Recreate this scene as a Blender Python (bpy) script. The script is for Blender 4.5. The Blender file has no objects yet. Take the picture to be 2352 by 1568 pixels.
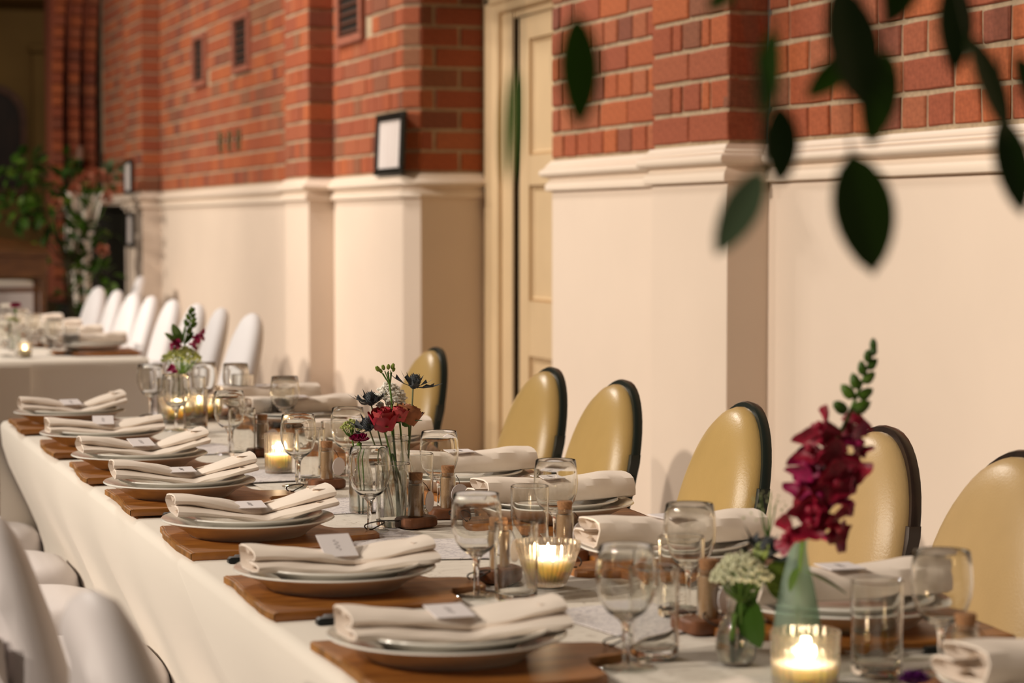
import bpy, bmesh, math, random
import numpy as np
from mathutils import Vector, Matrix, Euler

R = math.radians
random.seed(7)
rng = np.random.default_rng(11)
S = bpy.context.scene
COL = S.collection

# ------------------------------------------------------------------ camera
cam = bpy.data.cameras.new('camera')
cam.sensor_width = 36.0
cam.lens = 5100.0 / 2352.0 * 36.0
cam.clip_start = 0.05
cam.clip_end = 100
cam.dof.use_dof = True
cam.dof.focus_distance = 3.75
cam.dof.aperture_fstop = 4.8
cam.dof.aperture_blades = 9
co = bpy.data.objects.new('camera', cam)
COL.objects.link(co)
co.location = (0, 0, 1.25)
co.rotation_euler = (R(90 - 2.985663), 0, -R(19.075615))
S.camera = co

# ------------------------------------------------------------------ world, lamps, exposure
w = bpy.data.worlds.new('hall_air')
w.use_nodes = True
w.node_tree.nodes['Background'].inputs[0].default_value = (1.0, 0.80, 0.60, 1)
w.node_tree.nodes['Background'].inputs[1].default_value = 0.085
S.world = w

def spot(name, loc, target, energy, size, blend, radius, color):
    d = bpy.data.lights.new(name, 'SPOT')
    d.energy = energy
    d.spot_size = R(size)
    d.spot_blend = blend
    d.shadow_soft_size = radius
    d.color = color
    o = bpy.data.objects.new(name, d)
    COL.objects.link(o)
    o.location = loc
    o.rotation_euler = (Vector(target) - Vector(loc)).to_track_quat('-Z', 'Y').to_euler()
    return o

WARM = (1.0, 0.88, 0.74)
# a row of hall floodlights high on the opposite side of the hall
for y, z, ty, tz, e in ((0.6, 5.6, 1.4, 0.9, 1330), (3.2, 4.8, 3.2, 1.0, 1360), (5.75, 4.3, 5.4, 1.2, 1600), (8.95, 4.3, 8.5, 1.2, 1650), (10.6, 4.3, 11.6, 1.2, 1750), (13.2, 4.3, 14.6, 1.3, 1900)):
    spot('hall_floodlight', (-6.3, y, z), (2.0, ty, tz), e, 42, 0.85, 0.10, WARM)

def point(name, loc, energy, radius, color):
    d = bpy.data.lights.new(name, 'POINT')
    d.energy = energy
    d.shadow_soft_size = radius
    d.color = color
    o = bpy.data.objects.new(name, d)
    COL.objects.link(o)
    o.location = loc
    return o

# bulbs of a chandelier hanging in the middle of the hall, ahead of the camera and above the frame
for k in range(6):
    a = 2 * math.pi * k / 6
    point('chandelier_bulb', (0.2 + 0.45 * math.cos(a), 9.3 + 0.45 * math.sin(a), 4.9 + 0.1 * (k % 2)), 85, 0.11, (1.0, 0.90, 0.80))

vs = S.view_settings
vs.view_transform = 'Standard'
vs.look = 'None'
vs.gamma = 1.0
vs.exposure = 0.0
vs.use_curve_mapping = False
S.cycles.max_bounces = 16
S.cycles.transparent_max_bounces = 40
S.cycles.transmission_bounces = 14
S.cycles.glossy_bounces = 6
S.cycles.diffuse_bounces = 4
S.cycles.sample_clamp_indirect = 16.0
S.cycles.caustics_reflective = False
S.cycles.caustics_refractive = False

# ------------------------------------------------------------------ materials
def nt(name):
    m = bpy.data.materials.new(name)
    m.use_nodes = True
    t = m.node_tree
    t.nodes.clear()
    out = t.nodes.new('ShaderNodeOutputMaterial')
    return m, t, out

def principled(name, color, rough=0.5, metal=0.0, spec=0.5, coat=0.0, sss=0.0, sss_scale=0.01, trans=0.0, ior=1.45,
               noise=None, bump=None, sheen=0.0):
    """noise = (scale, darker factor, detail); bump = (scale, strength)"""
    m, t, out = nt(name)
    p = t.nodes.new('ShaderNodeBsdfPrincipled')
    p.inputs['Base Color'].default_value = (*color, 1)
    p.inputs['Roughness'].default_value = rough
    p.inputs['Metallic'].default_value = metal
    p.inputs['Specular IOR Level'].default_value = spec
    p.inputs['Coat Weight'].default_value = coat
    p.inputs['Coat Roughness'].default_value = 0.12
    p.inputs['Sheen Weight'].default_value = sheen
    p.inputs['Transmission Weight'].default_value = trans
    p.inputs['IOR'].default_value = ior
    if sss:
        p.inputs['Subsurface Weight'].default_value = sss
        p.inputs['Subsurface Radius'].default_value = (1.0, 0.85, 0.65)
        p.inputs['Subsurface Scale'].default_value = sss_scale
    tc = t.nodes.new('ShaderNodeTexCoord')
    if noise:
        n = t.nodes.new('ShaderNodeTexNoise')
        n.inputs['Scale'].default_value = noise[0]
        n.inputs['Detail'].default_value = noise[2] if len(noise) > 2 else 3
        t.links.new(tc.outputs['Object'], n.inputs['Vector'])
        r = t.nodes.new('ShaderNodeMapRange')
        r.inputs[1].default_value = 0.3
        r.inputs[2].default_value = 0.7
        r.inputs[3].default_value = noise[1]
        r.inputs[4].default_value = 1.0
        t.links.new(n.outputs['Fac'], r.inputs[0])
        mx = t.nodes.new('ShaderNodeMix')
        mx.data_type = 'RGBA'
        mx.blend_type = 'MULTIPLY'
        mx.inputs[0].default_value = 1.0
        mx.inputs[6].default_value = (*color, 1)
        t.links.new(r.outputs[0], mx.inputs[7])
        t.links.new(mx.outputs[2], p.inputs['Base Color'])
    if bump:
        n2 = t.nodes.new('ShaderNodeTexNoise')
        n2.inputs['Scale'].default_value = bump[0]
        n2.inputs['Detail'].default_value = 4
        t.links.new(tc.outputs['Object'], n2.inputs['Vector'])
        b = t.nodes.new('ShaderNodeBump')
        b.inputs['Strength'].default_value = bump[1]
        b.inputs['Distance'].default_value = 0.01
        t.links.new(n2.outputs['Fac'], b.inputs['Height'])
        t.links.new(b.outputs[0], p.inputs['Normal'])
    t.links.new(p.outputs[0], out.inputs[0])
    return m

def random_ramp(name, stops, rough=0.85, grain=(90, 0.25), spec=0.3, bump=0.4):
    """per-object colour from a ramp (each brick, leaf its own shade) plus fine grain"""
    m, t, out = nt(name)
    p = t.nodes.new('ShaderNodeBsdfPrincipled')
    p.inputs['Roughness'].default_value = rough
    p.inputs['Specular IOR Level'].default_value = spec
    oi = t.nodes.new('ShaderNodeObjectInfo')
    cr = t.nodes.new('ShaderNodeValToRGB')
    els = cr.color_ramp.elements
    while len(els) < len(stops):
        els.new(0.5)
    for e, (pos, c) in zip(els, stops):
        e.position = pos
        e.color = (*c, 1)
    t.links.new(oi.outputs['Random'], cr.inputs[0])
    tc = t.nodes.new('ShaderNodeTexCoord')
    n = t.nodes.new('ShaderNodeTexNoise')
    n.inputs['Scale'].default_value = grain[0]
    n.inputs['Detail'].default_value = 5
    t.links.new(tc.outputs['Object'], n.inputs['Vector'])
    r = t.nodes.new('ShaderNodeMapRange')
    r.inputs[1].default_value = 0.3
    r.inputs[2].default_value = 0.7
    r.inputs[3].default_value = 1 - grain[1]
    r.inputs[4].default_value = 1 + grain[1] * 0.5
    t.links.new(n.outputs['Fac'], r.inputs[0])
    mx = t.nodes.new('ShaderNodeMix')
    mx.data_type = 'RGBA'
    mx.blend_type = 'MULTIPLY'
    mx.inputs[0].default_value = 1.0
    t.links.new(cr.outputs[0], mx.inputs[6])
    t.links.new(r.outputs[0], mx.inputs[7])
    t.links.new(mx.outputs[2], p.inputs['Base Color'])
    b = t.nodes.new('ShaderNodeBump')
    b.inputs['Strength'].default_value = bump
    b.inputs['Distance'].default_value = 0.004
    t.links.new(n.outputs['Fac'], b.inputs['Height'])
    t.links.new(b.outputs[0], p.inputs['Normal'])
    t.links.new(p.outputs[0], out.inputs[0])
    return m

def wood(name, c1, c2, rough=0.45, scale=(3, 40, 40), coat=0.0):
    m, t, out = nt(name)
    p = t.nodes.new('ShaderNodeBsdfPrincipled')
    p.inputs['Roughness'].default_value = rough
    p.inputs['Coat Weight'].default_value = coat
    tc = t.nodes.new('ShaderNodeTexCoord')
    oi = t.nodes.new('ShaderNodeObjectInfo')
    mp = t.nodes.new('ShaderNodeMapping')
    mp.inputs['Scale'].default_value = scale
    t.links.new(tc.outputs['Object'], mp.inputs['Vector'])
    sc = t.nodes.new('ShaderNodeVectorMath')
    sc.operation = 'ADD'
    t.links.new(mp.outputs[0], sc.inputs[0])
    mm = t.nodes.new('ShaderNodeMath')
    mm.operation = 'MULTIPLY'
    mm.inputs[1].default_value = 37.0
    t.links.new(oi.outputs['Random'], mm.inputs[0])
    t.links.new(mm.outputs[0], sc.inputs[1])
    n = t.nodes.new('ShaderNodeTexNoise')
    n.inputs['Scale'].default_value = 1.0
    n.inputs['Detail'].default_value = 6
    n.inputs['Distortion'].default_value = 0.7
    t.links.new(sc.outputs[0], n.inputs['Vector'])
    cr = t.nodes.new('ShaderNodeValToRGB')
    cr.color_ramp.elements[0].position = 0.32
    cr.color_ramp.elements[0].color = (*c2, 1)
    cr.color_ramp.elements[1].position = 0.68
    cr.color_ramp.elements[1].color = (*c1, 1)
    t.links.new(n.outputs['Fac'], cr.inputs[0])
    t.links.new(cr.outputs[0], p.inputs['Base Color'])
    t.links.new(p.outputs[0], out.inputs[0])
    return m

def thin_glass(name, tint=(0.97, 0.98, 0.97), refl=1.0):
    """thin wall: sees straight through, mirrors by the Schlick angle"""
    m, t, out = nt(name)
    tr = t.nodes.new('ShaderNodeBsdfTransparent')
    lwt = t.nodes.new('ShaderNodeLayerWeight')
    lwt.inputs[0].default_value = 0.5
    crt = t.nodes.new('ShaderNodeValToRGB')
    els = crt.color_ramp.elements
    els[0].position = 0.0
    els[0].color = (*tint, 1)
    els[1].position = 1.0
    els[1].color = (0.16, 0.15, 0.13, 1)
    e3 = els.new(0.62)
    e3.color = (tint[0] * 0.93, tint[1] * 0.93, tint[2] * 0.92, 1)
    e4 = els.new(0.86)
    e4.color = (tint[0] * 0.62, tint[1] * 0.61, tint[2] * 0.58, 1)
    t.links.new(lwt.outputs['Facing'], crt.inputs[0])
    t.links.new(crt.outputs[0], tr.inputs[0])
    gl = t.nodes.new('ShaderNodeBsdfGlossy')
    gl.inputs['Roughness'].default_value = 0.02
    gl.inputs[0].default_value = (1, 1, 1, 1)
    lw = t.nodes.new('ShaderNodeLayerWeight')
    lw.inputs[0].default_value = 0.5
    pw = t.nodes.new('ShaderNodeMath')
    pw.operation = 'POWER'
    pw.inputs[1].default_value = 3.2
    t.links.new(lw.outputs['Facing'], pw.inputs[0])
    ma = t.nodes.new('ShaderNodeMath')
    ma.operation = 'MULTIPLY_ADD'
    ma.inputs[1].default_value = 0.8 * refl
    ma.inputs[2].default_value = 0.06 * refl
    t.links.new(pw.outputs[0], ma.inputs[0])
    mx = t.nodes.new('ShaderNodeMixShader')
    t.links.new(ma.outputs[0], mx.inputs[0])
    t.links.new(tr.outputs[0], mx.inputs[1])
    t.links.new(gl.outputs[0], mx.inputs[2])
    t.links.new(mx.outputs[0], out.inputs[0])
    return m

def glass(name, color=(1, 1, 1), rough=0.0, ior=1.45):
    m, t, out = nt(name)
    g = t.nodes.new('ShaderNodeBsdfGlass')
    g.inputs[0].default_value = (*color, 1)
    g.inputs['Roughness'].default_value = rough
    g.inputs['IOR'].default_value = ior
    t.links.new(g.outputs[0], out.inputs[0])
    return m

def emit(name, color, strength):
    m, t, out = nt(name)
    e = t.nodes.new('ShaderNodeEmission')
    e.inputs[0].default_value = (*color, 1)
    e.inputs[1].default_value = strength
    t.links.new(e.outputs[0], out.inputs[0])
    return m

def leafmat(name, c, c2, rough=0.45, trans=0.25):
    m, t, out = nt(name)
    p = t.nodes.new('ShaderNodeBsdfPrincipled')
    p.inputs['Roughness'].default_value = rough
    oi = t.nodes.new('ShaderNodeObjectInfo')
    cr = t.nodes.new('ShaderNodeValToRGB')
    cr.color_ramp.elements[0].color = (*c, 1)
    cr.color_ramp.elements[1].color = (*c2, 1)
    t.links.new(oi.outputs['Random'], cr.inputs[0])
    t.links.new(cr.outputs[0], p.inputs['Base Color'])
    tl = t.nodes.new('ShaderNodeBsdfTranslucent')
    t.links.new(cr.outputs[0], tl.inputs[0])
    mx = t.nodes.new('ShaderNodeMixShader')
    mx.inputs[0].default_value = trans
    t.links.new(p.outputs[0], mx.inputs[1])
    t.links.new(tl.outputs[0], mx.inputs[2])
    t.links.new(mx.outputs[0], out.inputs[0])
    return m

def handwriting(name, paper, ink, sx, sy, dens):
    """flat print: rows of thin script-like strokes on paper"""
    m, t, out = nt(name)
    p = t.nodes.new('ShaderNodeBsdfPrincipled')
    p.inputs['Roughness'].default_value = 0.8
    p.inputs['Specular IOR Level'].default_value = 0.15
    tc = t.nodes.new('ShaderNodeTexCoord')
    mp = t.nodes.new('ShaderNodeMapping')
    mp.inputs['Scale'].default_value = (sx, sy, 1)
    t.links.new(tc.outputs['Object'], mp.inputs[0])
    n = t.nodes.new('ShaderNodeTexNoise')
    n.inputs['Scale'].default_value = 1.0
    n.inputs['Detail'].default_value = 2
    n.inputs['Distortion'].default_value = 1.6
    t.links.new(mp.outputs[0], n.inputs['Vector'])
    s = t.nodes.new('ShaderNodeMath')
    s.operation = 'SUBTRACT'
    s.inputs[1].default_value = 0.5
    t.links.new(n.outputs['Fac'], s.inputs[0])
    a = t.nodes.new('ShaderNodeMath')
    a.operation = 'ABSOLUTE'
    t.links.new(s.outputs[0], a.inputs[0])
    cr = t.nodes.new('ShaderNodeValToRGB')
    cr.color_ramp.elements[0].position = 0.0
    cr.color_ramp.elements[0].color = (*ink, 1)
    cr.color_ramp.elements[1].position = dens
    cr.color_ramp.elements[1].color = (*paper, 1)
    t.links.new(a.outputs[0], cr.inputs[0])
    t.links.new(cr.outputs[0], p.inputs['Base Color'])
    t.links.new(p.outputs[0], out.inputs[0])
    return m

BRICK = random_ramp('red_brick', [(0.0, (0.46, 0.130, 0.048)), (0.3, (0.37, 0.097, 0.042)), (0.55, (0.32, 0.088, 0.046)),
                                  (0.75, (0.42, 0.135, 0.062)), (0.9, (0.22, 0.070, 0.044)), (1.0, (0.30, 0.125, 0.065))], 0.9)
MORTAR = principled('mortar', (0.52, 0.395, 0.265), 0.95, spec=0.1, noise=(60, 0.75), bump=(120, 0.4))
PLASTER = principled('cream_plaster', (0.83, 0.69, 0.572), 0.62, spec=0.3, noise=(2.2, 0.95), bump=(14, 0.03))
TRIM = principled('cream_gloss_paint', (0.85, 0.72, 0.60), 0.45, spec=0.4)
DOORP = principled('buff_door_paint', (0.77, 0.575, 0.35), 0.4, spec=0.4, noise=(5, 0.93))
TERRA = principled('terracotta', (0.34, 0.115, 0.07), 0.85, noise=(40, 0.8))
TERRAD = principled('dark_terracotta', (0.17, 0.06, 0.032), 0.85, noise=(40, 0.8))
GAPSHADE = principled('painted_gap_shade', (0.02, 0.012, 0.008), 0.9)  # near-black colour standing in for shade in vent and door gaps
FRAMEB = principled('black_frame', (0.008, 0.009, 0.008), 0.35)
PRINT = handwriting('framed_print', (0.72, 0.66, 0.64), (0.55, 0.44, 0.40), 60, 60, 0.03)
CLOTH = principled('white_tablecloth', (0.80, 0.74, 0.66), 0.85, spec=0.15, bump=(900, 0.05), sheen=0.1)
COVER = principled('white_stretch_cover', (0.80, 0.78, 0.80), 0.7, spec=0.2, sheen=0.2)
COVERN = principled('white_satin_cover', (0.70, 0.645, 0.64), 0.5, spec=0.3, sheen=0.2)
NAPKIN = principled('cotton_napkin', (0.88, 0.775, 0.68), 0.9, spec=0.1, bump=(1400, 0.08), sheen=0.15)
CHINA = principled('white_china', (0.78, 0.75, 0.69), 0.12, spec=0.5)
BOARD = wood('acacia_wood', (0.43, 0.17, 0.034), (0.20, 0.066, 0.012), 0.36, (9, 60, 20))
BARK = principled('live_edge', (0.42, 0.19, 0.05), 0.6, noise=(50, 0.45))
BLOCK = wood('dark_block_wood', (0.22, 0.08, 0.03), (0.10, 0.035, 0.012), 0.5, (50, 60, 20))
STEEL = principled('steel', (0.65, 0.63, 0.6), 0.18, metal=1.0)
BLACKP = principled('black_handle', (0.01, 0.012, 0.012), 0.3)
CORD = principled('dark_cord', (0.03, 0.02, 0.012), 0.7)
GLASST = glass('clear_glass', (0.985, 0.985, 0.975), 0.0, 1.45)
GLASSS = glass('clear_solid_glass')
CRYSTAL = thin_glass('cut_crystal', (0.96, 0.93, 0.88), 1.3)
def mixed_glass(m, fac, rough, col=(1, 1, 1)):
    """blend real refracting glass into a thin-wall glass"""
    t = m.node_tree
    g = t.nodes.new('ShaderNodeBsdfGlass')
    g.inputs[0].default_value = (*col, 1)
    g.inputs['IOR'].default_value = 1.45
    g.inputs['Roughness'].default_value = rough
    x = t.nodes.new('ShaderNodeMixShader')
    x.inputs[0].default_value = fac
    o = [n for n in t.nodes if n.type == 'OUTPUT_MATERIAL'][0]
    t.links.new(o.inputs[0].links[0].from_socket, x.inputs[1])
    t.links.new(g.outputs[0], x.inputs[2])
    t.links.new(x.outputs[0], o.inputs[0])
mixed_glass(CRYSTAL, 0.42, 0.22, (1.0, 0.96, 0.90))
TUBEG = thin_glass('tube_glass')
GLASSV = thin_glass('vase_glass', (0.97, 0.98, 0.96), 1.5)
mixed_glass(GLASSV, 0.5, 0.0)
WATER = glass('water', (0.97, 1.0, 0.98), 0.0, 1.33)
def frosted(name, c):
    m, t, out = nt(name)
    g = t.nodes.new('ShaderNodeBsdfGlossy')
    g.inputs['Roughness'].default_value = 0.35
    d = t.nodes.new('ShaderNodeBsdfDiffuse')
    d.inputs[0].default_value = (*c, 1)
    tl = t.nodes.new('ShaderNodeBsdfTranslucent')
    tl.inputs[0].default_value = (*c, 1)
    tr = t.nodes.new('ShaderNodeBsdfTransparent')
    tr.inputs[0].default_value = (0.80, 0.90, 0.84, 1)
    a = t.nodes.new('ShaderNodeMixShader')
    a.inputs[0].default_value = 0.5
    t.links.new(d.outputs[0], a.inputs[1])
    t.links.new(tl.outputs[0], a.inputs[2])
    b = t.nodes.new('ShaderNodeMixShader')
    b.inputs[0].default_value = 0.08
    t.links.new(a.outputs[0], b.inputs[1])
    t.links.new(g.outputs[0], b.inputs[2])
    c_ = t.nodes.new('ShaderNodeMixShader')
    c_.inputs[0].default_value = 0.66
    t.links.new(b.outputs[0], c_.inputs[1])
    t.links.new(tr.outputs[0], c_.inputs[2])
    t.links.new(c_.outputs[0], out.inputs[0])
    return m
FROST = frosted('frosted_bottle_glass', (0.52, 0.62, 0.54))
WAX = principled('candle_wax', (0.96, 0.82, 0.62), 0.5, sss=0.85, sss_scale=0.025)
FLAME = emit('flame', (1.0, 0.80, 0.48), 45)
WICK = principled('wick', (0.02, 0.015, 0.01), 0.9)
CORK = principled('cork', (0.40, 0.20, 0.09), 0.9, noise=(300, 0.6))
TUBEFILL = principled('tan_sugar', (0.52, 0.31, 0.17), 0.35, noise=(500, 0.8), coat=0.6)
TAG = principled('white_tag', (0.72, 0.68, 0.70), 0.8)
CARD = principled('white_card', (0.82, 0.77, 0.78), 0.75, spec=0.2)
INK = principled('grey_ink', (0.20, 0.17, 0.17), 0.8)
RUNNER = handwriting('paper_runner', (0.80, 0.74, 0.66), (0.50, 0.43, 0.36), 9, 34, 0.02)
MENU = handwriting('menu_paper', (0.82, 0.77, 0.76), (0.36, 0.33, 0.37), 30, 90, 0.045)
VINYL = principled('cream_vinyl', (0.455, 0.305, 0.112), 0.33, spec=0.45, noise=(12, 0.93), bump=(260, 0.06))
VINYLP = principled('pale_cream_vinyl', (0.475, 0.325, 0.150), 0.36, spec=0.45, noise=(12, 0.93), bump=(260, 0.06))
CHAIRG = principled('black_green_metal', (0.012, 0.017, 0.014), 0.28)
CHAIRB = wood('dark_brown_rail', (0.028, 0.014, 0.009), (0.014, 0.007, 0.005), 0.3, (30, 30, 4), 0.3)
ROSE = principled('red_petal', (0.56, 0.028, 0.055), 0.5, noise=(60, 0.55), sss=0.2, sss_scale=0.003)
ROSEE = principled('pink_edge_petal', (0.66, 0.10, 0.10), 0.5, noise=(60, 0.6))
ROSEO = principled('brown_rose_petal', (0.46, 0.15, 0.05), 0.55, noise=(60, 0.5))
MAGENTA = principled('magenta_petal', (0.36, 0.006, 0.085), 0.5, noise=(90, 0.5))
CRIMSON = principled('crimson_petal', (0.33, 0.003, 0.03), 0.5, noise=(90, 0.5))
LACE = principled('greenish_white_blossom', (0.62, 0.62, 0.42), 0.7)
WHITEF = principled('white_blossom', (0.78, 0.74, 0.66), 0.7)
LIME = principled('lime_blossom', (0.42, 0.46, 0.12), 0.7, noise=(90, 0.6))
THISTLE = principled('slate_thistle', (0.070, 0.078, 0.088), 0.7, noise=(300, 0.5))
STEM = principled('green_stem', (0.10, 0.20, 0.03), 0.5)
STEMG = principled('grey_green_stem', (0.13, 0.15, 0.07), 0.6)
LEAF = leafmat('green_leaf', (0.05, 0.125, 0.010), (0.12, 0.22, 0.02), 0.45, 0.35)
LEAFD = leafmat('dark_leaf', (0.025, 0.080, 0.006), (0.055, 0.130, 0.008), 0.4, 0.35)
LEAFP = leafmat('grey_leaf', (0.16, 0.24, 0.13), (0.20, 0.28, 0.15))
LEAFY = leafmat('lime_leaf', (0.22, 0.30, 0.04), (0.28, 0.34, 0.05))
PEACH = principled('peach_petal', (0.50, 0.20, 0.125), 0.6)
TWIG = principled('twig', (0.04, 0.035, 0.012), 0.8)
FLOORM = wood('hall_floorboards', (0.16, 0.10, 0.06), (0.09, 0.055, 0.03), 0.4, (40, 3, 1))
TIMBER = wood('varnished_timber', (0.13, 0.05, 0.014), (0.06, 0.022, 0.006), 0.4, (6, 30, 30))
OCHRE = principled('ochre_wall', (0.36, 0.21, 0.065), 0.9, noise=(2, 0.8))
BEAMM = wood('pale_beam', (0.42, 0.24, 0.08), (0.30, 0.16, 0.05), 0.6, (2, 20, 20))
PIANO = principled('black_lacquer', (0.006, 0.008, 0.006), 0.25)
PAINTD = principled('dark_painting', (0.05, 0.022, 0.010), 0.5, noise=(4, 0.35, 5))
BRASS = principled('dull_brass', (0.18, 0.12, 0.06), 0.4, metal=0.8)

# ------------------------------------------------------------------ mesh helper
class M:
    def __init__(s):
        s.v = []
        s.f = []

    def add(s, vs, fs):
        o = len(s.v)
        s.v += [tuple(map(float, p)) for p in vs]
        s.f += [tuple(i + o for i in f) for f in fs]
        return s

    def box(s, c, d, rz=0.0, bev=0.0):
        hx, hy, hz = d[0] / 2, d[1] / 2, d[2] / 2
        b = min(bev, hx * 0.9, hy * 0.9, hz * 0.9)
        ca, sa = math.cos(rz), math.sin(rz)
        if b <= 0:
            P = [(x * hx, y * hy, z * hz) for z in (-1, 1) for y in (-1, 1) for x in (-1, 1)]
            F = [(0, 2, 3, 1), (4, 5, 7, 6), (0, 1, 5, 4), (2, 6, 7, 3), (0, 4, 6, 2), (1, 3, 7, 5)]
        else:
            P, F = [], []
            lv = [(-hz, b), (-hz + b, 0), (hz - b, 0), (hz, b)]
            for z, ins in lv:
                x0, y0 = hx - ins, hy - ins
                c2 = b
                P += [(-x0 + c2, -y0, z), (x0 - c2, -y0, z), (x0, -y0 + c2, z), (x0, y0 - c2, z),
                      (x0 - c2, y0, z), (-x0 + c2, y0, z), (-x0, y0 - c2, z), (-x0, -y0 + c2, z)]
            for k in range(3):
                for i in range(8):
                    j = (i + 1) % 8
                    F.append((k * 8 + i, k * 8 + j, k * 8 + 8 + j, k * 8 + 8 + i))
            F.append(tuple(range(7, -1, -1)))
            F.append(tuple(range(24, 32)))
        P = [(c[0] + x * ca - y * sa, c[1] + x * sa + y * ca, c[2] + z) for x, y, z in P]
        return s.add(P, F)

    def lathe(s, prof, n=24, c=(0, 0, 0), closed=False, rfun=None):
        """profile [(r,z)...]; closed joins last to first"""
        P = []
        for r, z in prof:
            for k in range(n):
                a = 2 * math.pi * k / n
                rr = r * (rfun(a, z) if rfun else 1)
                P.append((c[0] + rr * math.cos(a), c[1] + rr * math.sin(a), c[2] + z))
        F = []
        m = len(prof)
        for i in range(m if closed else m - 1):
            i2 = (i + 1) % m
            for k in range(n):
                k2 = (k + 1) % n
                F.append((i * n + k, i * n + k2, i2 * n + k2, i2 * n + k))
        if not closed:
            if prof[0][0] > 1e-5:
                F.append(tuple(range(n - 1, -1, -1)))
            if prof[-1][0] > 1e-5:
                F.append(tuple((m - 1) * n + k for k in range(n)))
        return s.add(P, F)

    def tube(s, pts, rad, n=8, caps=True):
        pts = [Vector(p) for p in pts]
        if not hasattr(rad, '__len__'):
            rad = [rad] * len(pts)
        P, F = [], []
        up = Vector((0, 0, 1))
        for i, p in enumerate(pts):
            d = (pts[min(i + 1, len(pts) - 1)] - pts[max(i - 1, 0)])
            d = d.normalized() if d.length > 1e-9 else Vector((0, 0, 1))
            a = d.cross(up)
            if a.length < 0.05:
                a = d.cross(Vector((1, 0, 0)))
            a.normalize()
            b = d.cross(a)
            for k in range(n):
                t = 2 * math.pi * k / n
                P.append(p + (a * math.cos(t) + b * math.sin(t)) * rad[i])
        for i in range(len(pts) - 1):
            for k in range(n):
                k2 = (k + 1) % n
                F.append((i * n + k, (i + 1) * n + k, (i + 1) * n + k2, i * n + k2))
        if caps:
            F.append(tuple(range(n)))
            F.append(tuple((len(pts) - 1) * n + k for k in range(n - 1, -1, -1)))
        return s.add(P, F)

    def grid(s, fn, nu, nv, wrap_u=False):
        P = [fn(i / (nu if wrap_u else nu - 1), j / (nv - 1)) for j in range(nv) for i in range(nu)]
        F = []
        for j in range(nv - 1):
            for i in range(nu if wrap_u else nu - 1):
                i2 = (i + 1) % nu
                F.append((j * nu + i, j * nu + i2, (j + 1) * nu + i2, (j + 1) * nu + i))
        return s.add(P, F)

    def prism(s, outline, z0, z1, bev=0.0):
        n = len(outline)
        if bev <= 0:
            P = [(x, y, z0) for x, y in outline] + [(x, y, z1) for x, y in outline]
            F = [tuple(range(n - 1, -1, -1)), tuple(range(n, 2 * n))]
            F += [(i, (i + 1) % n, n + (i + 1) % n, n + i) for i in range(n)]
            return s.add(P, F)
        cx = sum(p[0] for p in outline) / n
        cy = sum(p[1] for p in outline) / n
        inn = [(x + (cx - x) * bev / max(0.02, math.hypot(x - cx, y - cy)), y + (cy - y) * bev / max(0.02, math.hypot(x - cx, y - cy))) for x, y in outline]
        L = [(inn, z0), (outline, z0 + bev), (outline, z1 - bev), (inn, z1)]
        P = [(x, y, z) for o, z in L for x, y in o]
        F = [tuple(range(n - 1, -1, -1)), tuple(range(3 * n, 4 * n))]
        for k in range(3):
            F += [(k * n + i, k * n + (i + 1) % n, (k + 1) * n + (i + 1) % n, (k + 1) * n + i) for i in range(n)]
        return s.add(P, F)

    def ball(s, c, r, n=10, m=6, sq=(1, 1, 1)):
        prof = [(math.sin(math.pi * i / m) * r, -math.cos(math.pi * i / m) * r) for i in range(m + 1)]
        P = []
        for rr, z in prof:
            for k in range(n):
                a = 2 * math.pi * k / n
                P.append((c[0] + rr * math.cos(a) * sq[0], c[1] + rr * math.sin(a) * sq[1], c[2] + z * sq[2]))
        F = [(i * n + k, i * n + (k + 1) % n, (i + 1) * n + (k + 1) % n, (i + 1) * n + k) for i in range(m) for k in range(n)]
        return s.add(P, F)

    def mesh(s, name, mat, smooth=True):
        me = bpy.data.meshes.new(name)
        me.from_pydata(s.v, [], s.f)
        me.validate()
        bm = bmesh.new()
        bm.from_mesh(me)
        bmesh.ops.remove_doubles(bm, verts=bm.verts, dist=1e-6)
        bmesh.ops.recalc_face_normals(bm, faces=bm.faces)
        bm.to_mesh(me)
        bm.free()
        me.materials.append(mat)
        if smooth:
            me.polygons.foreach_set('use_smooth', [True] * len(me.polygons))
            me.set_sharp_from_angle(angle=R(42))
        return me

    def build(s, name, mat, parent=None, loc=(0, 0, 0), rot=(0, 0, 0), smooth=True):
        o = bpy.data.objects.new(name, s.mesh(name, mat, smooth))
        COL.objects.link(o)
        o.parent = parent
        o.location = loc
        o.rotation_euler = rot
        return o

def inst(name, me, parent, mat4):
    o = bpy.data.objects.new(name, me)
    COL.objects.link(o)
    o.parent = parent
    o.matrix_local = mat4
    return o

def empty(name, loc=(0, 0, 0), rz=0.0):
    o = bpy.data.objects.new(name, None)
    o.empty_display_size = 0.05
    COL.objects.link(o)
    o.location = loc
    o.rotation_euler = (0, 0, rz)
    return o

def tag(o, label, cat, group=None, kind=None):
    if label:
        o['label'] = label
    if cat:
        o['category'] = cat
    if group:
        o['group'] = group
    if kind:
        o['kind'] = kind
    return o

def struct(o, label=None):
    o['kind'] = 'structure'
    if label:
        o['label'] = label
    return o

KIDS = {}
def dup(root, loc, rz=0.0, label=None, group=None):
    def cp(o, par):
        c = o.copy()
        COL.objects.link(c)
        c.parent = par
        for ch in o.children:
            cp(ch, c)
        return c
    r = cp(root, None)
    r.location = loc
    r.rotation_euler = (0, 0, rz)
    if label:
        r['label'] = label
    if group:
        r['group'] = group
    return r

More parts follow.
